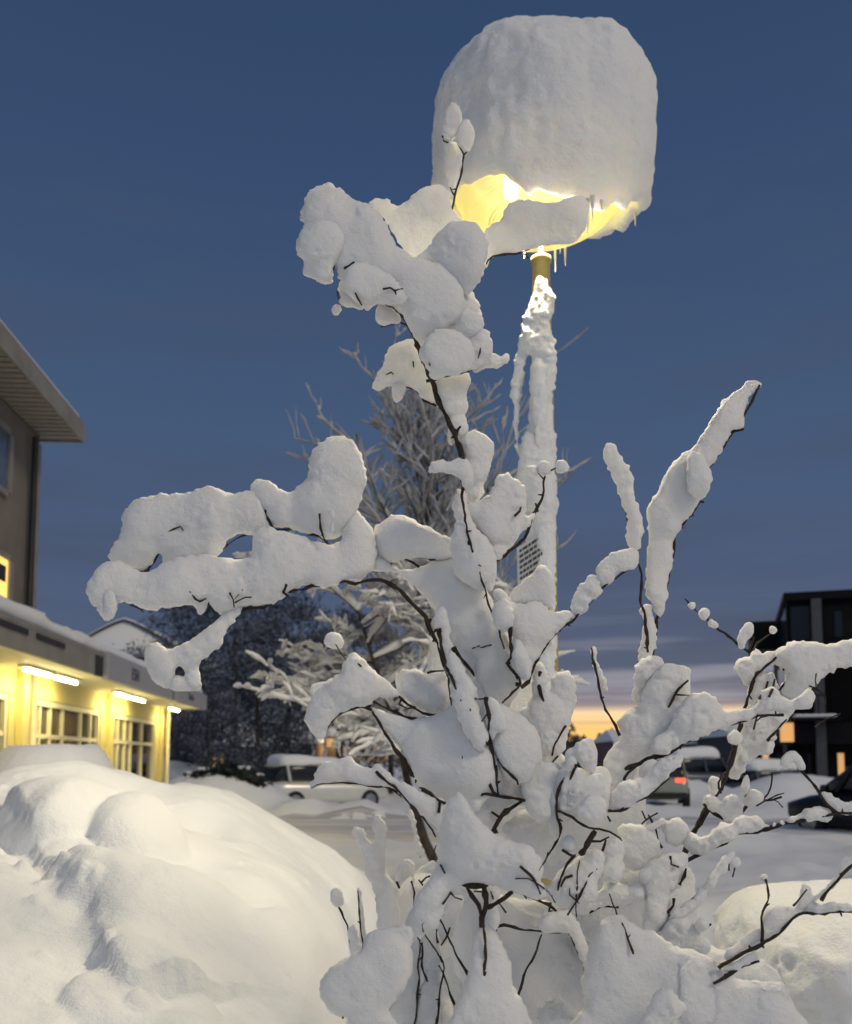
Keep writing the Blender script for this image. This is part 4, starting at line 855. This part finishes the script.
# ---- snow roofed house beyond
Yh = 44
hx0, hx1 = xat(70, 650, Yh), xat(188, 650, Yh); ze, zr = zat(652, Yh), zat(620, Yh)
house = empty('house', ((hx0+hx1)/2, Yh, 0), 'house far behind the shop canopy with a broad blue snow covered roof', 'house')
P('wall', [(hx0+.5, hx1-.5, Yh, Yh+8, 0, ze)], mat('house_wall', (.14, .11, .09), .8), house, M=None)
mb = MB(); n = 14
prf = [(hx0 + (hx1-hx0)*k/n, ze + (zr-ze)*(1-abs(2*k/n-1)**1.25)) for k in range(n+1)]
mb.prism(prf + [(hx1, ze-.25), (hx0, ze-.25)], (Yh-.8, Yh+9)); rf = mb.build('roof', M_far, house, True)
mb = MB(); mb.tube([(x, Yh-.85, z-.12) for x, z in prf], .05, 6); mb.build('eave', M_dgrey, rf)
f = P('window', [(hx0+2, hx0+3.2, Yh-.06, Yh-.003, ze-2.2, ze-1)], M_dgrey, house, M=None)
# ---- dark block on the right
bc = Vector((15.9, 40, 0)); MB_ = Matrix.Translation(bc) @ Matrix.Rotation(-math.radians(18.4), 4, 'Z')
M_blk = mat('black_cladding', (.004, .004, .005), .6, var=.3, scale=2, spec=.08)
M_blk2 = mat('charcoal_panel', (.007, .007, .009), .6, var=.2, scale=2, spec=.12)
M_conc = mat('concrete_column', (.07, .075, .085), .7, var=.15, scale=4)
M_bglass = mat('blue_glass', (.012, .02, .035), .12, var=.1, spec=.2)
blk = empty('office_block', tuple(bc), 'black clad office block with flat roof and pale concrete column at the right edge', 'building')
zT = zat(592, 40)
def PB(n, b, m, parent=blk, bev=0): return P(n, b, m, parent, bev, MB_)
z1, z2, z3, z4 = zat(768, 40), zat(744, 40), zat(718, 40), zat(640, 40)
PB('wall', [(0, 24, .5, 16, z2, zT-.35), (2.6, 24, 1.2, 16, 0, z2-.01)], M_blk)
PB('roof_edge', [(-.15, 24, .15, 16.1, zT-.35, zT)], M_blk2)
PB('concrete_column', [(.95, 1.36, -.05, .45, 0, zT-.36)], M_conc)
PB('concrete_column', [(6.2, 6.6, -.05, .45, 0, zT-.36)], M_conc)
PB('floor_slab', [(-.1, 24, .0, .49, z2, z2+.9)], M_blk2)
PB('floor_slab', [(-.1, 24, .2, .49, z4-.55, z4-.05)], M_blk2)
PB('window', [(.12, .9, .42, .495, z4, zT-.6)], M_bglass); PB('window', [(1.45, 3.4, .42, .495, z4, zT-.6)], M_blk2); PB('window', [(1.9, 2.2, .38, .415, z4+.1, zT-.9)], M_bglass)
PB('window', [(.12, .9, .42, .495, z3+.2, z4-.6)], M_blk2); PB('side_window', [(-.06, -.003, .8, 9.5, z4-.1, zT-.5)], M_bglass); PB('side_window', [(-.06, -.003, .8, 9.5, z3+.2, z4-.5)], M_bglass)
PB('balcony', [(.05, 1.9, -.9, -.06, z3-.15, z3-.02)], M_blk2)
PB('balcony_snow', [(.02, 1.75, -.95, -.04, z3-.015, z3+.12)], M_far, bev=.07)
PB('railing', [(x, x+.04, -.9, -.86, z3+.0, z3+.9) for x in np.arange(.1, 1.9, .3)] + [(.1, 1.9, -.9, -.86, z3+.9, z3+.95)], M_blk)
PB('light_box', [(-.5, .05, -.35, -.2, zat(742, 40), zat(723, 40))], emis('peach_light', (1.0, .50, .17), .62), bev=.02)
PB('porch', [(-2.2, 2.5, 1.3, 6, 0, z2-.02)], M_blk2)
for x, w, m in ((-1.9, .35, M_lit2), (-1.2, .25, M_lit2), (1.9, .25, M_lit2), (-.6, .2, M_bglass), (.3, .5, M_bglass)):
    PB('lit_window', [(x, x+w, 1.22, 1.297, .5, 1.9)], m)
PB('post', [(-.35, -.2, .6, .75, 0, z2)], M_conc); PB('post', [(.5, .62, .6, .72, 0, z2)], M_blk2)
PB('rear_wing', [(-1.4, -.06, 10, 15.9, zat(650, 50), zat(622, 50))], M_blk2)
PB('lobby', [(-1.2, 2.5, 6.02, 15.9, 0, z2-.02)], M_blk2)
# ---- long low buildings at the horizon
def lowhouse(u0, u1, vr, ve, Yh, col, label, cat='building', d=8, wins=4, lit=()):
    x0, x1 = xat(u0, 750, Yh), xat(u1, 750, Yh); zr, ze = zat(vr, Yh), zat(ve, Yh)
    h = empty('low_house', ((x0+x1)/2, Yh, 0), label, cat)
    P('wall', [(x0+.3, x1-.3, Yh, Yh+d, 0, ze)], mat('far_wall', col, .8), h, M=None)
    mb = MB(); mb.add([(x0, Yh-.5, ze), (x1, Yh-.5, ze), (x1, Yh+d+.5, ze), (x0, Yh+d+.5, ze), (x0+.4, Yh+d/2, zr), (x1-.4, Yh+d/2, zr), (x0, Yh-.5, ze-.25), (x1, Yh-.5, ze-.25)], [(0, 1, 5, 4), (2, 3, 4, 5), (3, 0, 4), (1, 2, 5), (0, 6, 7, 1)])
    mb.build('roof', M_far, h)
    for k in range(wins):
        x = x0 + (x1-x0)*(k+.6)/(wins+.2); f = P('window', [(x-.55, x+.55, Yh-.06, Yh-.003, max(.8, ze-2.1), ze-.7)], M_lit2 if k in lit else M_darkglass, h, M=None)
        P('frame', [(x-.62, x+.62, Yh-.09, Yh-.062, ze-.68, ze-.58)], M_cream, f, M=None)
lowhouse(612, 735, 728, 741, 66, (.16, .09, .085), 'long low reddish brown house at the horizon right of the afterglow', lit=(3,), wins=5)
lowhouse(728, 800, 716, 736, 58, (.07, .07, .08), 'dark grey house standing between the reddish house and the black block', lit=(1,), wins=3)
lowhouse(196, 300, 722, 742, 52, (.05, .042, .04), 'dark low house half hidden by the blue trees', lit=(0,), wins=3)
# ---------------------------------------------------------------- trees
def grow(seed, base, height, spread, levels, counts, droop, r0, up=.55, first=.25, lean=(0, 0)):
    """returns the branches as (points, radii, level)"""
    R = np.random.RandomState(seed); out = []
    def br(p, d, L, r, lv):
        n = 7 if lv == 0 else (6 if lv == 1 else 4)
        P = [p]; dd = d.copy()
        for k in range(n):
            dd = dd + R.randn(3)*(.07 if lv == 0 else .16); dd[2] += (.02 if lv == 0 else (up*.12 - droop*.22*(k/n)))
            dd /= np.linalg.norm(dd); P.append(P[-1] + dd*L/n)
        P = np.array(P); rad = r*np.linspace(1, .28 if lv else .2, n+1); out.append((P, rad, lv))
        if lv < levels:
            for c in range(counts[lv]):
                t = (first + (1-first)*(c+R.rand())/counts[lv]) if lv == 0 else R.uniform(.15, 1)
                i = min(int(t*n), n-1); q = P[i] + (P[i+1]-P[i])*(t*n-i)
                T = P[i+1]-P[i]; T /= np.linalg.norm(T)
                a = R.rand()*6.283; e = np.array([math.cos(a), math.sin(a), 0]); e = e - T*e.dot(T)*.5
                k = up if lv == 0 else .5
                nd = e*spread[lv] + T*k + np.array([0, 0, .15*(1-droop)]); nd /= np.linalg.norm(nd)
                l2 = L*(spread[3+lv] if lv < 2 else .4)*R.uniform(.6, 1.1)*((1.15 - .75*t) if lv == 0 else 1)
                br(q, nd, l2, max(r*(.42 if lv == 0 else .5)*(1-.5*t), .003), lv+1)
    br(np.array(base, float), np.array([lean[0], lean[1], 1.0]), height, r0, 0)
    return out
def tree_object(name, brs, label, cat, group, snow_m, snow_r=.02, n=(8, 5, 4, 3), sk=1.0, lit=None, minlev=1, bark=None):
    root = empty(name, tuple(brs[0][0][0]), label, cat, group)
    VT, FT = MB(), MB(); SN = MB()
    for (P_, R_, lv) in brs:
        (VT if lv == 0 else FT).tube(P_, R_, n[min(lv, 3)], lv == 0)
        if lv >= minlev:
            d = np.abs(np.gradient(P_, axis=0)); hz = np.hypot(d[:, 0], d[:, 1])/(np.linalg.norm(d, axis=1)+1e-9)
            sr = (R_*.7 + snow_r*sk*(1.25 if lv < 2 else .75))*(.35 + .75*hz)*(1 + .35*np.random.RandomState(len(P_)+int(P_[0, 0]*99) % 999).randn(len(P_)))
            sr = np.clip(sr, .004, None); sr[0] *= .6; sr[-1] *= .5
            P2 = P_.copy(); P2[:, 2] += R_*.6 + sr*.75
            SN.tube(P2, sr, 5, True)
    VT.build('trunk', bark or M_bark2, root, True); FT.build('branches', bark or M_bark2, root, True)
    if SN.V: SN.build('snow_load', snow_m, root, True)
    return root
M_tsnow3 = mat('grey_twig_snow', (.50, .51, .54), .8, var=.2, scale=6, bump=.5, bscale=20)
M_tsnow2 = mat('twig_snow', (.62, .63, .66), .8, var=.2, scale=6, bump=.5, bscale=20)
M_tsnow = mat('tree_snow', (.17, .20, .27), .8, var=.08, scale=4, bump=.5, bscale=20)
c = unp(462, 760, 11.5)
b = grow(3, (c[0], 11.5, .0), 5.7, (.5, .66, .65, .58, .5), 3, (24, 10, 6), .1, .09, up=1.0, first=.26, lean=(-.12, 0))
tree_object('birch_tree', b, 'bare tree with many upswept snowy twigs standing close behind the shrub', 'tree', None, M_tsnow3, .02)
def off_(P_):
    s_ = (P_[:, 2] - EYE)/P_[:, 1]; px_ = CX + 922*P_[:, 0]/P_[:, 1]; py_ = 760 - 925*s_
    return bool(((px_ < 330) & (py_ > 690 + (px_ - 200)*.2)).any())
c = unp(468, 760, 8.6)
b = grow(8, (c[0], 8.6, .0), 3.3, (1.1, .9, .7, .75, .5), 3, (22, 12, 8), .7, .06, up=.3, first=.42, lean=(-.42, 0))
b = [q for q in b if q[2] == 0 or (q[0][:, 2].min() > 1.62 and not off_(q[0]))]
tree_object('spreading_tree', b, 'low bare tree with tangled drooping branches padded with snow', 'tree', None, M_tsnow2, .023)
# distant snowy trees: twigs as fine slivers
def far_tree(name, u, v_top, Yd, wid, label, seed, group='trees behind the shop', snowy=.45, conic=False, zb=0.0, dark=(.045, .055, .075)):
    R = np.random.RandomState(seed); x = xat(u, 740, Yd); zt = zat(v_top, Yd); H = zt - zb
    root = empty(name, (x, Yd, zb), label, 'tree', group)
    mb = MB(); mb.tube([(x, Yd, zb), (x+.1, Yd, zb+H*.4), (x, Yd+.1, zb+H*.8)], [H*.022, H*.016, H*.006], 7); mb.build('trunk', M_bark2, root, True)
    cl = []
    n = 70 if not conic else 90
    for k in range(n):
        t = R.rand()**.8
        if conic: rr = wid*(1-t)*.95*R.uniform(.55, 1); zc = zb + .25 + H*t*.98
        else: rr = wid*math.sqrt(max(0, 1-(2*t-1)**2))*R.uniform(.3, 1); zc = zb + H*(.16+.80*t)
        a = R.rand()*6.283; cl.append((x + rr*math.cos(a), Yd + rr*math.sin(a), zc, (wid*.27 if not conic else wid*.25*(1.15-t))*R.uniform(.6, 1.2), R.rand() < .75))
    V = []; F = []; I = []
    for (cx_, cy_, cz_, s, sn) in cl:
        m = 110
        p = R.randn(m, 3)*np.array([s*.55, s*.55, s*.36]) + np.array([cx_, cy_, cz_])
        d = R.randn(m, 3); d[:, 2] -= .25 if not conic else .5; d /= np.linalg.norm(d, axis=1)[:, None]
        w = np.cross(d, R.randn(m, 3)); w /= np.linalg.norm(w, axis=1)[:, None]
        L_ = R.uniform(.16, .5, m)*s*.7; ww = R.uniform(.03, .075, m)*s
        if conic: ww = ww*2.6; L_ = L_*1.3
        isn = (R.rand(m) < (snowy*(1.5 if sn else .4))*(1 + .8*(p[:, 2]-cz_)/s))
        for k in range(m):
            o = len(V); a = d[k]*L_[k]; b_ = w[k]*ww[k]
            V += [p[k]-a*.5-b_*.4, p[k]-a*.1-b_, p[k]+a, p[k]-a*.1+b_]; F.append((o, o+1, o+2, o+3)); I.append(1 if isn[k] else 0)
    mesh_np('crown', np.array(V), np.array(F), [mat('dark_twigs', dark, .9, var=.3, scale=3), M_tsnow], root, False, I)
far = [('snowy_tree', 188, 588, 40, 2.6), ('snowy_tree', 232, 566, 37, 2.9), ('snowy_tree', 286, 590, 41, 2.8), ('snowy_tree', 338, 600, 38, 2.5), ('snowy_tree', 255, 640, 33, 2.2), ('snowy_tree', 205, 668, 31, 1.7), ('snowy_tree', 390, 640, 42, 2.8)]
flab = ['dark blue snowy tree just right of the shop canopy end', 'tallest dark blue snowy tree left of the bare birch', 'dark blue snowy tree directly behind the left drooping branches', 'dark blue snowy tree behind the middle of the spreading tree',
        'broad low snow dusted tree in front of the tallest blue one', 'small rounded snow dusted tree beside the shop corner', 'snow dusted tree hidden behind the birch trunk']
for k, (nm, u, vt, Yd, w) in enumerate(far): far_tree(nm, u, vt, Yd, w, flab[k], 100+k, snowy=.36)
for k, (u, vt, Yd, w) in enumerate([(571, 724, 85, 2.6), (584, 736, 82, 2.2), (600, 735, 88, 3.0), (612, 730, 90, 2.2), (560, 738, 80, 2.4)]):
    far_tree('spruce_tree', u, vt, Yd, w, ['tallest dark spruce silhouetted against the orange afterglow', 'short dark spruce just right of the tallest one', 'wide dark spruce in the middle of the afterglow', 'narrow dark spruce beside the reddish house', 'dark spruce at the left end of the afterglow'][k], 200+k, 'spruces against the afterglow', .12, True)
# ---- dark hedge with snow on it
hd = empty('hedge', (xat(218, 770, 27), 27, 0), 'dark clipped hedge poking through snow mounds beside the shop', 'hedge')
R = np.random.RandomState(4); V = []; F = []; x0, x1 = xat(188, 770, 27), xat(262, 770, 27)
for k in range(3800):
    p = np.array([R.uniform(x0, x1), 27 + R.uniform(-.6, .6), .62 + abs(R.randn())*.32]); p[2] = min(p[2], 1.25 + .2*math.sin(p[0]*3)); d = R.randn(3)*.10; w = R.randn(3)*.05; o = len(V)
    V += [p-d-w, p+d-w, p+d+w, p-d+w]; F.append((o, o+1, o+2, o+3))
mesh_np('foliage', np.array(V), np.array(F), mat('hedge_leaf', (.02, .028, .026), .8), hd, False)
for k in range(6):
    xx = x0 + (x1-x0)*(k+.5)/6; snow_slab('snow_clump', xx-.25, xx+.22, 26.7, 27.3, 1.16+.12*math.sin(k*2.1), .16, Matrix.Identity(4), hd, M_far, st=.06, seed=60+k)
# ---- lantern posts
M_wood = mat('lit_wood', (.36, .22, .10), .7, var=.3, scale=8, bump=.4)
for k, (u, v0, r) in enumerate(((331.5, 733, .17), (319, 740, .15))):
    Yp = 33; x = xat(u, 745, Yp); zt_ = zat(v0, Yp)
    lp = empty('lantern_post', (x, Yp, 0), ['taller wooden lantern post glowing amber behind the white car', 'shorter unlit wooden post left of the glowing lantern post'][k], 'post')
    mb = MB(); mb.lathe([(.001, 0), (r, 0), (r*.95, zt_*.7), (r, zt_-.14), (.001, zt_-.13)], (x, Yp, 0), 16); mb.build('shaft', M_wood, lp, True)
    mb = MB(); mb.lathe([(r*1.1, zt_-.12), (r*1.2, zt_-.02), (r*.9, zt_+.14), (.001, zt_+.2)], (x, Yp, 0), 16); mb.build('snow_cap', M_far, lp, True)
    if k == 0:
        mb = MB(); mb.lathe([(r*1.02, zt_-.5), (r*1.03, zt_-.2)], (x, Yp, 0), 16); mb.build('lantern_glass', emis('lantern', (1.0, .58, .2), .4), lp, True)
        ll = bpy.data.lights.new('lantern_light', 'POINT'); ll.energy = 70; ll.color = (1, .8, .45); ll.shadow_soft_size = .24
        lo = bpy.data.objects.new('lantern_light', ll); COL.objects.link(lo); lo.location = (x, Yp-.02, zt_-.32); lo.parent = lp; lo.matrix_parent_inverse = mat_world(lp).inverted()
# ---------------------------------------------------------------- cars
def car(name, loc, yaw, paint, label, group=None, tall=1.0, snow=0.0, kind='suv', lights=None):
    root = empty(name, loc, label, 'car', group, yaw); M = mat_world(root)
    m = mat('car_paint', paint, .3, .3, var=.04)
    # lower body: stations along y (front +)
    ST = [(-2.2, .45, .80, .70), (-2.12, .34, 1.02*tall, .84), (-1.6, .26, 1.06*tall, .89), (-.6, .22, 1.04*tall, .90), (.5, .22, 1.03*tall, .90), (1.0, .22, 1.0*tall, .90), (1.6, .26, .92*tall, .88), (2.05, .33, .80*tall, .80), (2.18, .42, .66*tall, .66)]
    def loft(ST, m, nm, parent, e=4.0, n=20, caps=True):
        V = []; F = []
        for (y, z0, z1, hw) in ST:
            for k in range(n):
                a = 2*math.pi*(k+.5)/n; ca_, sa = math.cos(a), math.sin(a)
                V.append(M @ Vector((hw*math.copysign(abs(ca_)**(2/e), ca_), y, (z0+z1)/2 + (z1-z0)/2*math.copysign(abs(sa)**(2/e), sa))))
        for i in range(len(ST)-1):
            for k in range(n): F.append((i*n+k, (i+1)*n+k, (i+1)*n+(k+1) % n, i*n+(k+1) % n))
        F += [tuple(range(n)), tuple(range(len(V)-1, len(V)-n-1, -1))]
        return mesh_np(nm, np.array([tuple(v) for v in V]), F, m, parent, True)
    body = loft(ST, m, 'body', root)
    H = 1.62*tall
    loft([(-2.02, 1.0*tall, 1.10*tall, .72), (-1.75, 1.0*tall, H-.06, .70), (-1.0, 1.0*tall, H-.015, .72), (.0, 1.0*tall, H-.01, .72), (.55, .98*tall, H-.08, .72), (1.25, .95*tall, 1.04*tall, .76)], M_darkglass, 'glasshouse', root, 5)
    loft([(-1.82, H-.11, H-.03, .66), (-1.0, H-.06, H+.03, .70), (.0, H-.06, H+.035, .70), (.55, H-.12, H-.04, .68)], m, 'roof', root, 3)
    for y in (-1.45, -.35, .75):
        for s in (-1, 1):
            mb = MB(); mb.tube([M @ Vector((s*.80, y-.05, 1.02*tall)), M @ Vector((s*.715, y-.12 if y < .5 else y-.42, H-.06))], [.05, .045], 6); mb.build('pillar', m, root)
    for sx in (-1, 1):
        for y in (-1.35, 1.35):
            w = MB(); r = .34
            ring = [(.0, -.11), (r*.55, -.11), (r*.9, -.11), (r, -.06), (r, .06), (r*.9, .11), (r*.55, .11)]
            V = []; n = 24
            for (rr, xx) in ring:
                for k in range(n): V.append(M @ Vector((sx*.82+xx*sx, y+rr*math.cos(k*6.2832/n), .34+rr*math.sin(k*6.2832/n))))
            w.add(V, [(i*n+k, i*n+(k+1) % n, (i+1)*n+(k+1) % n, (i+1)*n+k) for i in range(len(ring)-1) for k in range(n)])
            wh = w.build('wheel', M_rubber, root, True)
            w = MB(); V = []
            for (rr, xx) in ((.001, .125), (r*.5, .118), (r*.6, .112)):
                for k in range(n): V.append(M @ Vector((sx*.82+xx*sx, y+rr*math.cos(k*6.2832/n), .34+rr*math.sin(k*6.2832/n))))
            w.add(V, [(i*n+k, i*n+(k+1) % n, (i+1)*n+(k+1) % n, (i+1)*n+k) for i in range(2) for k in range(n)]); w.build('rim', M_chrome, wh, True)
        mb = MB(); mb.box(sx*.60-.16, sx*.60+.16, -2.19, -2.05, .84*tall, 1.0*tall, M=M, bev=.03); mb.build('tail_light', lights or M_tail, root)
        mb = MB(); mb.box(sx*.55-.17, sx*.55+.17, 2.02, 2.16, .60*tall, .74*tall, M=M, bev=.03); mb.build('headlight', M_chrome, root)
        mb = MB(); mb.box(sx*.96-.09, sx*.96+.09, .78, .92, 1.02*tall, 1.16*tall, M=M, bev=.03); mb.build('mirror', m, root)
    mb = MB(); mb.box(-.82, .82, -2.26, -2.14, .34, .52, M=M, bev=.04); mb.build('bumper', M_black, root)
    if snow > 0:
        snow_slab('roof_snow', -.68, .68, -1.75, .5, H-.10, snow, M, root, M_far, st=.055, seed=int(abs(loc[0])*10), rnd_=.7)
        snow_slab('hood_snow', -.72, .72, 1.05, 2.05, .97*tall, snow*.6, M, root, M_far, st=.055, seed=3, rnd_=.7)
    return root
M_tail = mat('tail_lamp_unlit', (.25, .02, .015), .3)
M_tailon = emis('tail_lamp_lit', (1.0, .11, .05), 1.6)
car('white_car', (xat(322, 790, 31), 31.0, -.06), -math.radians(58), (.78, .78, .72), 'snow covered white car parked beyond the rutted road left of the shrub', 'cars parked along the street', .96, .34)
car('dark_suv', (xat(892, 800, 19.2), 19.2, -.06), math.radians(24), (.010, .011, .013), 'near black off-road car cut off by the right edge', 'cars parked along the street', .98, .0)
car('pale_car', (xat(662, 790, 31), 31.5, .05), math.radians(-12), (.34, .36, .31), 'pale grey green hatchback with a glowing red tail lamp, right of the shrub', 'cars parked along the street', .98, .14, lights=M_tailon)
car('snowy_car', (xat(703, 770, 38), 38, .1), math.radians(-70), (.10, .12, .16), 'dark car under a blue snow blanket beyond the pale hatchback', 'cars parked along the street', 1.0, .45)
car('buried_car', (xat(775, 770, 37.5), 37, -.25), math.radians(-75), (.16, .18, .22), 'low car buried in snow in front of the black block', 'cars parked along the street', .92, .5)
# ---------------------------------------------------------------- camera, light, sky
cd = bpy.data.cameras.new('camera'); cam = bpy.data.objects.new('camera', cd); COL.objects.link(cam)
cam.location = (0, 0, EYE); cam.rotation_euler = (math.pi/2 + TH, 0, 0)
cd.sensor_fit = 'VERTICAL'; cd.sensor_height = 36; cd.lens = FPX/1024*36
cd.shift_y = (CY - 512)/1024
cd.clip_start = .05; cd.clip_end = 3000
cd.dof.use_dof = True; cd.dof.focus_distance = 2.15; cd.dof.aperture_fstop = cd.lens/1000/.0078
C.camera = cam
warm_fill = bpy.data.lights.new('warm_fill', 'SUN'); so = bpy.data.objects.new('warm_fill', warm_fill); COL.objects.link(so)  # warm fill added in place of street lamps out of view behind the camera
warm_fill.energy = FILL_E; warm_fill.angle = math.radians(14); warm_fill.color = (1.0, .83, .58)
SE, SA = math.radians(40), math.radians(128)      # elevation, azimuth clockwise from +Y
dvec = Vector((math.sin(SA)*math.cos(SE), math.cos(SA)*math.cos(SE), math.sin(SE)))
so.rotation_euler = dvec.to_track_quat('Z', 'Y').to_euler(); so.location = (3, -4, 6)
W = bpy.data.worlds.new('World'); C.world = W; W.use_nodes = True
nt = W.node_tree; N, L = nt.nodes, nt.links; N.clear()
out = N.new('ShaderNodeOutputWorld'); bg = N.new('ShaderNodeBackground'); bg2 = N.new('ShaderNodeBackground'); add = N.new('ShaderNodeAddShader')
sky = N.new('ShaderNodeTexSky'); sky.sky_type = 'NISHITA'; sky.sun_disc = False; sky.sun_elevation = math.radians(1.0); sky.sun_rotation = math.radians(13); sky.ozone_density = 4
L.new(sky.outputs[0], bg2.inputs[0]); bg2.inputs[1].default_value = .004
tc = N.new('ShaderNodeTexCoord'); sp = N.new('ShaderNodeSeparateXYZ'); L.new(tc.outputs['Generated'], sp.inputs[0])
def math_(op, a, b=None, clamp=False):
    n = N.new('ShaderNodeMath'); n.operation = op; n.use_clamp = clamp
    for k, v in enumerate((a, b)):
        if v is None: continue
        if isinstance(v, (int, float)): n.inputs[k].default_value = v
        else: L.new(v, n.inputs[k])
    return n.outputs[0]
def ramp(v, stops, interp='EASE'):
    r = N.new('ShaderNodeValToRGB'); r.color_ramp.interpolation = interp
    e = r.color_ramp.elements
    while len(e) < len(stops): e.new(.5)
    for k, (p, c) in enumerate(stops): e[k].position = p; e[k].color = tuple(c) + (1,) if len(c) == 3 else c
    L.new(v, r.inputs[0]); return r.outputs[0]
def mix(f, a, b):
    n = N.new('ShaderNodeMix'); n.data_type = 'RGBA'
    for s, v in ((0, f), (6, a), (7, b)):
        if isinstance(v, (int, float)): n.inputs[s].default_value = v
        elif isinstance(v, tuple): n.inputs[s].default_value = v + (1,)
        else: L.new(v, n.inputs[s])
    return n.outputs[2]
z = sp.outputs['Z']
base = ramp(z, [(0, (.12, .135, .17)), (.09, (.080, .103, .16)), (.2, (.066, .100, .182)), (.35, (.053, .090, .170)), (.55, (.036, .068, .145)), (.75, (.024, .052, .115)), (1, (.02, .045, .11))], 'LINEAR')
# cloud layer, flattened by perspective
mpn = N.new('ShaderNodeMapping'); mpn.inputs['Scale'].default_value = (1.6, 1.6, 9); mpn.inputs['Location'].default_value = (.4, 1.7, .2); L.new(tc.outputs['Generated'], mpn.inputs[0])
n1 = N.new('ShaderNodeTexNoise'); n1.inputs['Scale'].default_value = 1.6; n1.inputs['Detail'].default_value = 6; n1.inputs['Roughness'].default_value = .55; L.new(mpn.outputs[0], n1.inputs[0])
cl = ramp(n1.outputs['Fac'], [(.42, (0, 0, 0)), (.68, (1, 1, 1))])
clh = math_('MULTIPLY', cl, ramp(z, [(0, (.9,)*3), (.12, (.9,)*3), (.3, (.6,)*3), (.7, (.2,)*3)], 'LINEAR'))
ccol = ramp(z, [(0, (.34, .30, .32)), (.07, (.15, .155, .19)), (.12, (.065, .08, .125)), (.3, (.058, .082, .14)), (.8, (.04, .065, .135))], 'LINEAR')
c1 = mix(clh, base, ccol)
# thin light streaks low in the sky
mp2 = N.new('ShaderNodeMapping'); mp2.inputs['Scale'].default_value = (2.2, 2.2, 42); mp2.inputs['Location'].default_value = (3.1, .3, .9); L.new(tc.outputs['Generated'], mp2.inputs[0])
n2 = N.new('ShaderNodeTexNoise'); n2.inputs['Scale'].default_value = 1.4; n2.inputs['Detail'].default_value = 5; L.new(mp2.outputs[0], n2.inputs[0])
stk = math_('MULTIPLY', ramp(n2.outputs['Fac'], [(.47, (0, 0, 0)), (.62, (1, 1, 1))]), ramp(z, [(0.0, (.8,)*3), (.085, (.6,)*3), (.14, (.1,)*3), (.18, (0,)*3)], 'LINEAR'))
stk = math_('MULTIPLY', stk, ramp(math_('ADD', sp.outputs['X'], .5), [(.4, (.15,)*3), (.68, (1,)*3)], 'LINEAR'))
c2 = mix(stk, c1, (.34, .34, .38))
# afterglow
d0 = Vector((math.sin(math.radians(11)), math.cos(math.radians(11)), .03)).normalized()
vd = N.new('ShaderNodeVectorMath'); vd.operation = 'DOT_PRODUCT'; vd.inputs[1].default_value = d0; L.new(tc.outputs['Generated'], vd.inputs[0])
az = ramp(vd.outputs['Value'], [(.94, (0, 0, 0)), (.99, (1, 1, 1))])
band = ramp(z, [(0, (1,)*3), (.050, (1,)*3), (.058, (.35,)*3), (.080, (.16,)*3), (.1, (0,)*3)], 'LINEAR')
gcol = ramp(z, [(0, (1.0, .50, .13)), (.035, (1.0, .62, .20)), (.05, (1.0, .70, .38)), (.062, (.62, .48, .46)), (.1, (.5, .42, .44))], 'LINEAR')
c3 = mix(math_('MULTIPLY', math_('MULTIPLY', az, band), ramp(n2.outputs['Fac'], [(.40, (1, 1, 1)), (.60, (.45,)*3)])), c2, gcol)
# unseen sky behind the camera is brightened, an added soft fill from the front
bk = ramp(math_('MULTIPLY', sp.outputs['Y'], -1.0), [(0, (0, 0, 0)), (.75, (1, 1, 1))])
c4 = mix(bk, c3, BACK_FILL)
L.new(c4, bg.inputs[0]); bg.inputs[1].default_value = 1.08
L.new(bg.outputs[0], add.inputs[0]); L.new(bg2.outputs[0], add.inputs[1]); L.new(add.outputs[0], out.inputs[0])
vs = C.view_settings; vs.view_transform = 'Standard'; vs.look = 'None'; vs.exposure = 0; vs.gamma = 1; vs.use_curve_mapping = False
C.display_settings.display_device = 'sRGB'
C.render.engine = 'CYCLES'
C.cycles.use_denoising = True; C.cycles.max_bounces = 8; C.cycles.diffuse_bounces = 3; C.cycles.glossy_bounces = 3; C.cycles.transmission_bounces = 6; C.cycles.transparent_max_bounces = 12
C.cycles.sample_clamp_indirect = 10; C.cycles.sample_clamp_direct = 30; C.cycles.caustics_reflective = False; C.cycles.caustics_refractive = False
